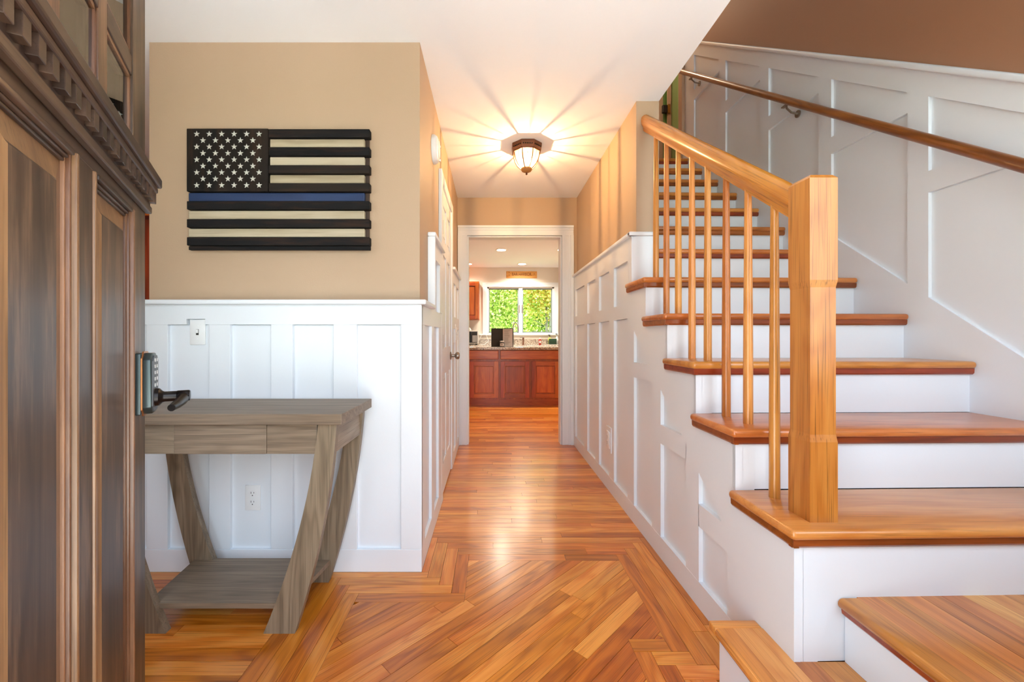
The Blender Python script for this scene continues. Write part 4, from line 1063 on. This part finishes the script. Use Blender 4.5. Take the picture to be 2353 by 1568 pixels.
MB().prism([(-0.012, 0.03), (0.012, 0.03), (0.006, 0.042), (-0.006, 0.042)], 'y', -0.0386, -0.0378).build('print_mark', 'black', JR)
FC = thing('kitchen_faucet', 'nickel gooseneck faucet at the sink under the window', 'faucet', (0.42, 8.02, 0.901))
pts = [(0, 0, 0), (0, 0, 0.20)] + [(0.0, -0.055+0.055*math.cos(a), 0.20+0.055*math.sin(a)*1.4) for a in [math.pi*i/10 for i in range(1, 11)]] + [(0, -0.11, 0.17)]
m = MB(); m.tube([(p[0]+p[1]*(-0.9), p[1]*0.4, p[2]*1.55) for p in pts], 0.011, 12); m.build('spout', 'steel', FC, smooth=60)
MB().lathe([(0.03, 0), (0.028, 0.02), (0.016, 0.04), (0.014, 0.08)], (0, 0, 0), 18).build('base', 'steel', FC, smooth=50)
MB().tube([(0.015, -0.02, 0.07), (0.06, -0.03, 0.095)], 0.006, 8).build('handle', 'steel', FC, smooth=50)
SP = thing('soap_dispenser', 'slim bronze soap dispenser pump beside the faucet', 'dispenser', (0.615, 8.0, 0.901))
MB().lathe([(0.022, 0), (0.022, 0.01), (0.013, 0.03), (0.014, 0.10), (0.018, 0.12), (0.017, 0.14)], (0, 0, 0), 16).build('pump', 'bronze', SP, smooth=50)
MB().tube([(0, 0, 0.135), (-0.02, -0.02, 0.142), (-0.06, -0.05, 0.138)], 0.006, 8).build('nozzle', 'steel', SP, smooth=50)
RB = thing('sauce_bottle', 'red squeeze bottle on the back worktop under the right window', 'bottle', (0.93, 7.95, 0.901))
MB().lathe([(0.024, 0), (0.027, 0.01), (0.024, 0.05), (0.027, 0.08), (0.022, 0.105), (0.012, 0.115)], (0, 0, 0), 18).build('body', 'red_plastic', RB, smooth=50)
MB().lathe([(0.011, 0.115), (0.010, 0.125), (0.004, 0.138)], (0, 0, 0), 14).build('cap', 'clear', RB, smooth=50)
m = MB()
for k in range(7):
    a0 = math.radians(235+k*10); a1 = math.radians(245+k*10)
    m.bm.faces.new([m.bm.verts.new((0.0275*math.cos(a), 0.0275*math.sin(a), z)) for a, z in ((a0, 0.035), (a1, 0.035), (a1, 0.08), (a0, 0.08))])
m.build('paper_label', 'paper', RB)
DR = thing('sink_caddy', 'black wire caddy on the back worktop holding a green box', 'caddy', (1.17, 7.92, 0.901))
m = MB(); 
for z_ in (0.004, 0.03, 0.055, 0.08): m.tube([(-0.125, -0.06, z_), (0.125, -0.06, z_), (0.125, 0.06, z_), (-0.125, 0.06, z_), (-0.125, -0.06, z_)], 0.003, 6)
for x_ in (-0.12, -0.09, 0.09, 0.12): m.cyl((x_, -0.06, 0), (x_, -0.06, 0.08), 0.003, seg=6)
m.build('wire_frame', 'black', DR); MB().box(-0.13, 0.13, -0.065, 0.065, 0, 0.012).build('tray', 'silver', DR)
tag(bx('sponge_box', 1.10, 1.235, 7.87, 7.97, 0.914, 1.02, 'sponge', None, 0.004), 'dark green box standing in the black wire sink caddy', 'box')
for nm, lab, x_, y_, zz, r_, h, mt in (('soap_bottle', 'clear pump bottle with lime label behind the green box', 1.13, 8.06, 0.901, 0.032, 0.15, 'lime'), ('soap_bottle', 'white pump bottle on the worktop at the right end of the sink window', 1.27, 8.05, 0.901, 0.026, 0.17, 'clear')):
    o = thing(nm, lab, 'bottle', (x_, y_, zz))
    MB().lathe([(r_, 0), (r_, h*0.8), (r_*0.4, h*0.95), (r_*0.4, h)], (0, 0, 0), 18).build('body', mt, o, smooth=40)
    m = MB().cyl((0, 0, h), (0, 0, h+0.035), 0.006, seg=8); m.box(-0.03, 0.008, -0.006, 0.006, h+0.03, h+0.045); m.build('pump', 'black', o)
MW = thing('microwave', 'silver microwave oven with dark glass door below the cherry wall cabinet', 'microwave', (-0.46, 7.88, 0.901))
MB().box(-0.26, 0.22, -0.16, 0.2, 0.03, 0.27).bevel(0.006).build('case', 'silver', MW)
MB().box(-0.25, 0.10, -0.172, -0.158, 0.045, 0.25).bevel(0.004).build('door', 'dark_glass', MW)
cp = MB().box(0.102, 0.205, -0.17, -0.158, 0.045, 0.25).bevel(0.003).build('control_panel', 'black', MW)
for r_ in range(5):
    for c_ in range(3):
        mm = MB().box(0.118+c_*0.028, 0.138+c_*0.028, -0.1735, -0.169, 0.06+r_*0.025, 0.078+r_*0.025)
        for v in mm.bm.verts: v.co -= cp.location
        mm.build('key', 'silver', cp)
for x_ in (-0.22, 0.18):
    for y_ in (-0.13, 0.17): MB().cyl((x_, y_, 0), (x_, y_, 0.032), 0.012, seg=10).build('foot', 'black', MW)
BG = thing('bread_bag', 'cream paper bag lying on top of the microwave', 'bag', (-0.48, 7.86, 1.171))
MB().prism([(-0.12, 0), (0.11, 0), (0.09, 0.045), (0.05, 0.075), (-0.06, 0.08), (-0.11, 0.05)], 'y', -0.08, 0.1).bevel(0.012, 3).build('bag', 'bread', BG, smooth=60)
tag(MB().tube([(-0.23, 8.02, 0.99), (-0.18, 8.05, 1.09), (-0.10, 8.08, 1.10), (-0.05, 8.06, 0.98), (-0.12, 8.03, 0.912), (-0.22, 7.99, 0.908)], 0.004, 8).build('power_cord', 'plastic', smooth=60), 'thin white power cord looping up beside the microwave', 'cord')
PT = thing('paper_towel', 'cream paper towel roll hung on a black holder at the pale wall cabinet', 'paper towel', (1.31, 7.80, 1.40))
MB().cyl((0, 0, 0), (0, 0, 0.27), 0.052, 0.052, 28).build('roll', 'towel', PT, smooth=40)
MB().cyl((0, 0, -0.012), (0, 0, 0.31), 0.008, 0.008, 10).build('rod', 'black', PT)
m = MB(); m.box(0.0, 0.062, -0.008, 0.008, 0.295, 0.312); m.box(0.0, 0.062, -0.008, 0.008, -0.014, -0.004); m.box(0.052, 0.062, -0.008, 0.045, -0.014, 0.312); m.build('arm', 'black', PT)

# ------------------------------------------------------------------ outdoors
struct('ground', MB().box(-40, 40, -30, 45, -0.5, -0.35), 'grass', 'grass around the house')
struct('bounce_porch', MB().box(-6, 6, -6, 0.10, -0.35, -0.16), 'concrete', 'added pale concrete slab before the entry, unseen, bouncing sunlight indoors')  # unseen slab added to bounce sunlight up to the entry ceiling
def tree(label, x_, y_, h, crown, leafmat_, n, size=0.07, trunk=0.10, seed=1, lean=0.0):
    rr = random.Random(seed)
    o = thing('tree', label, 'tree', (x_, y_, -0.35), group='trees outside the kitchen window')
    m = MB(); m.tube([(0, 0, 0), (lean*0.3, 0, h*0.4), (lean, 0.05, h*0.75), (lean*1.2, 0, h)], [trunk, trunk*0.8, trunk*0.5, trunk*0.2], 10)
    for k in range(9):
        a = rr.uniform(0, 6.28); z = rr.uniform(0.2, 0.8)*h; L_ = rr.uniform(0.5, 1.0)*crown[0]
        m.tube([(lean*z/h, 0, z), (lean*z/h+math.cos(a)*L_*0.5, math.sin(a)*L_*0.5, z+0.25*L_), (lean*z/h+math.cos(a)*L_, math.sin(a)*L_, z+0.35*L_)], [trunk*0.35, trunk*0.2, 0.01], 6)
    m.build('trunk', 'bark', o, smooth=60)
    vs, fs = [], []
    rx, rz, zc = crown
    cl_ = []
    for _ in range(46):
        while True:
            p = Vector((rr.uniform(-1, 1), rr.uniform(-1, 1), rr.uniform(-1, 1)))
            if p.length < 1: break
        cl_.append(Vector((p.x*rx, p.y*rx, zc + p.z*rz)))
    for i in range(n):
        c = rr.choice(cl_); p = c + Vector((rr.gauss(0, 0.3), rr.gauss(0, 0.3), rr.gauss(0, 0.24)))
        u = Vector((rr.gauss(0, 1), rr.gauss(0, 1), rr.gauss(0, 0.6))).normalized(); v = u.orthogonal().normalized()
        v = (v*math.cos(i) + u.cross(v)*math.sin(i)); s_ = size*rr.uniform(0.6, 1.3); nn = u.cross(v)*0.25*s_
        b = len(vs)
        for q in (p-u*s_, p+v*s_*0.75-u*0.15*s_+nn, p+u*s_*0.3+v*0.3*s_, p+u*s_, p+u*s_*0.3-v*0.3*s_, p-v*s_*0.75-u*0.15*s_+nn): vs.append(q)
        fs += [(b, b+1, b+2, b+3), (b, b+3, b+4, b+5)]
    me = bpy.data.meshes.new('foliage'); me.from_pydata(vs, [], fs); me.materials.append(M[leafmat_])
    f_ = bpy.data.objects.new('foliage', me); COL.objects.link(f_); f_.parent = o; f_['kind'] = 'stuff'
tree('bright green maple filling the left kitchen window pane', -0.2, 12.2, 4.2, (1.3, 1.6, 2.6), 'leaf_green', 11000, 0.05, seed=3)
tree('maple with yellowing leaves in the upper right kitchen window pane', 1.75, 13.2, 5.0, (1.2, 1.0, 3.1), 'leaf_gold', 9000, 0.05, 0.05, seed=5)
tree('green maple behind the middle of the kitchen window', 0.9, 15.5, 4.6, (1.5, 1.5, 2.6), 'leaf_green', 5000, 0.055, seed=11)
for i, (x_, y_, ln, lab) in enumerate(((1.95, 14.2, 0.15, 'pale slender trunk leaning right in the right kitchen window pane'), (2.2, 14.6, -0.1, 'pale slender trunk leaning left in the right kitchen window pane'), (2.45, 15.2, 0.2, 'pale slender tree at the right edge of the kitchen window'))):
    tree(lab, x_, y_, 5.0, (0.8, 0.7, 4.2), 'leaf_dark', 1500, 0.055, 0.045, seed=20+i, lean=ln)
for i, x_ in enumerate((-3.5, -1.2, 1.2, 3.4, 5.6)):
    tree(('dark woodland tree far left behind the bright maple', 'dark woodland tree behind the left window pane', 'dark woodland tree behind the window mullion', 'dark woodland tree behind the pale trunks', 'dark woodland tree far right behind the pale trunks')[i], x_, 21 + (i % 2)*1.5, 6.5, (1.6, 1.5, 1.9), 'leaf_dark', 2600, 0.12, 0.16, seed=40+i)
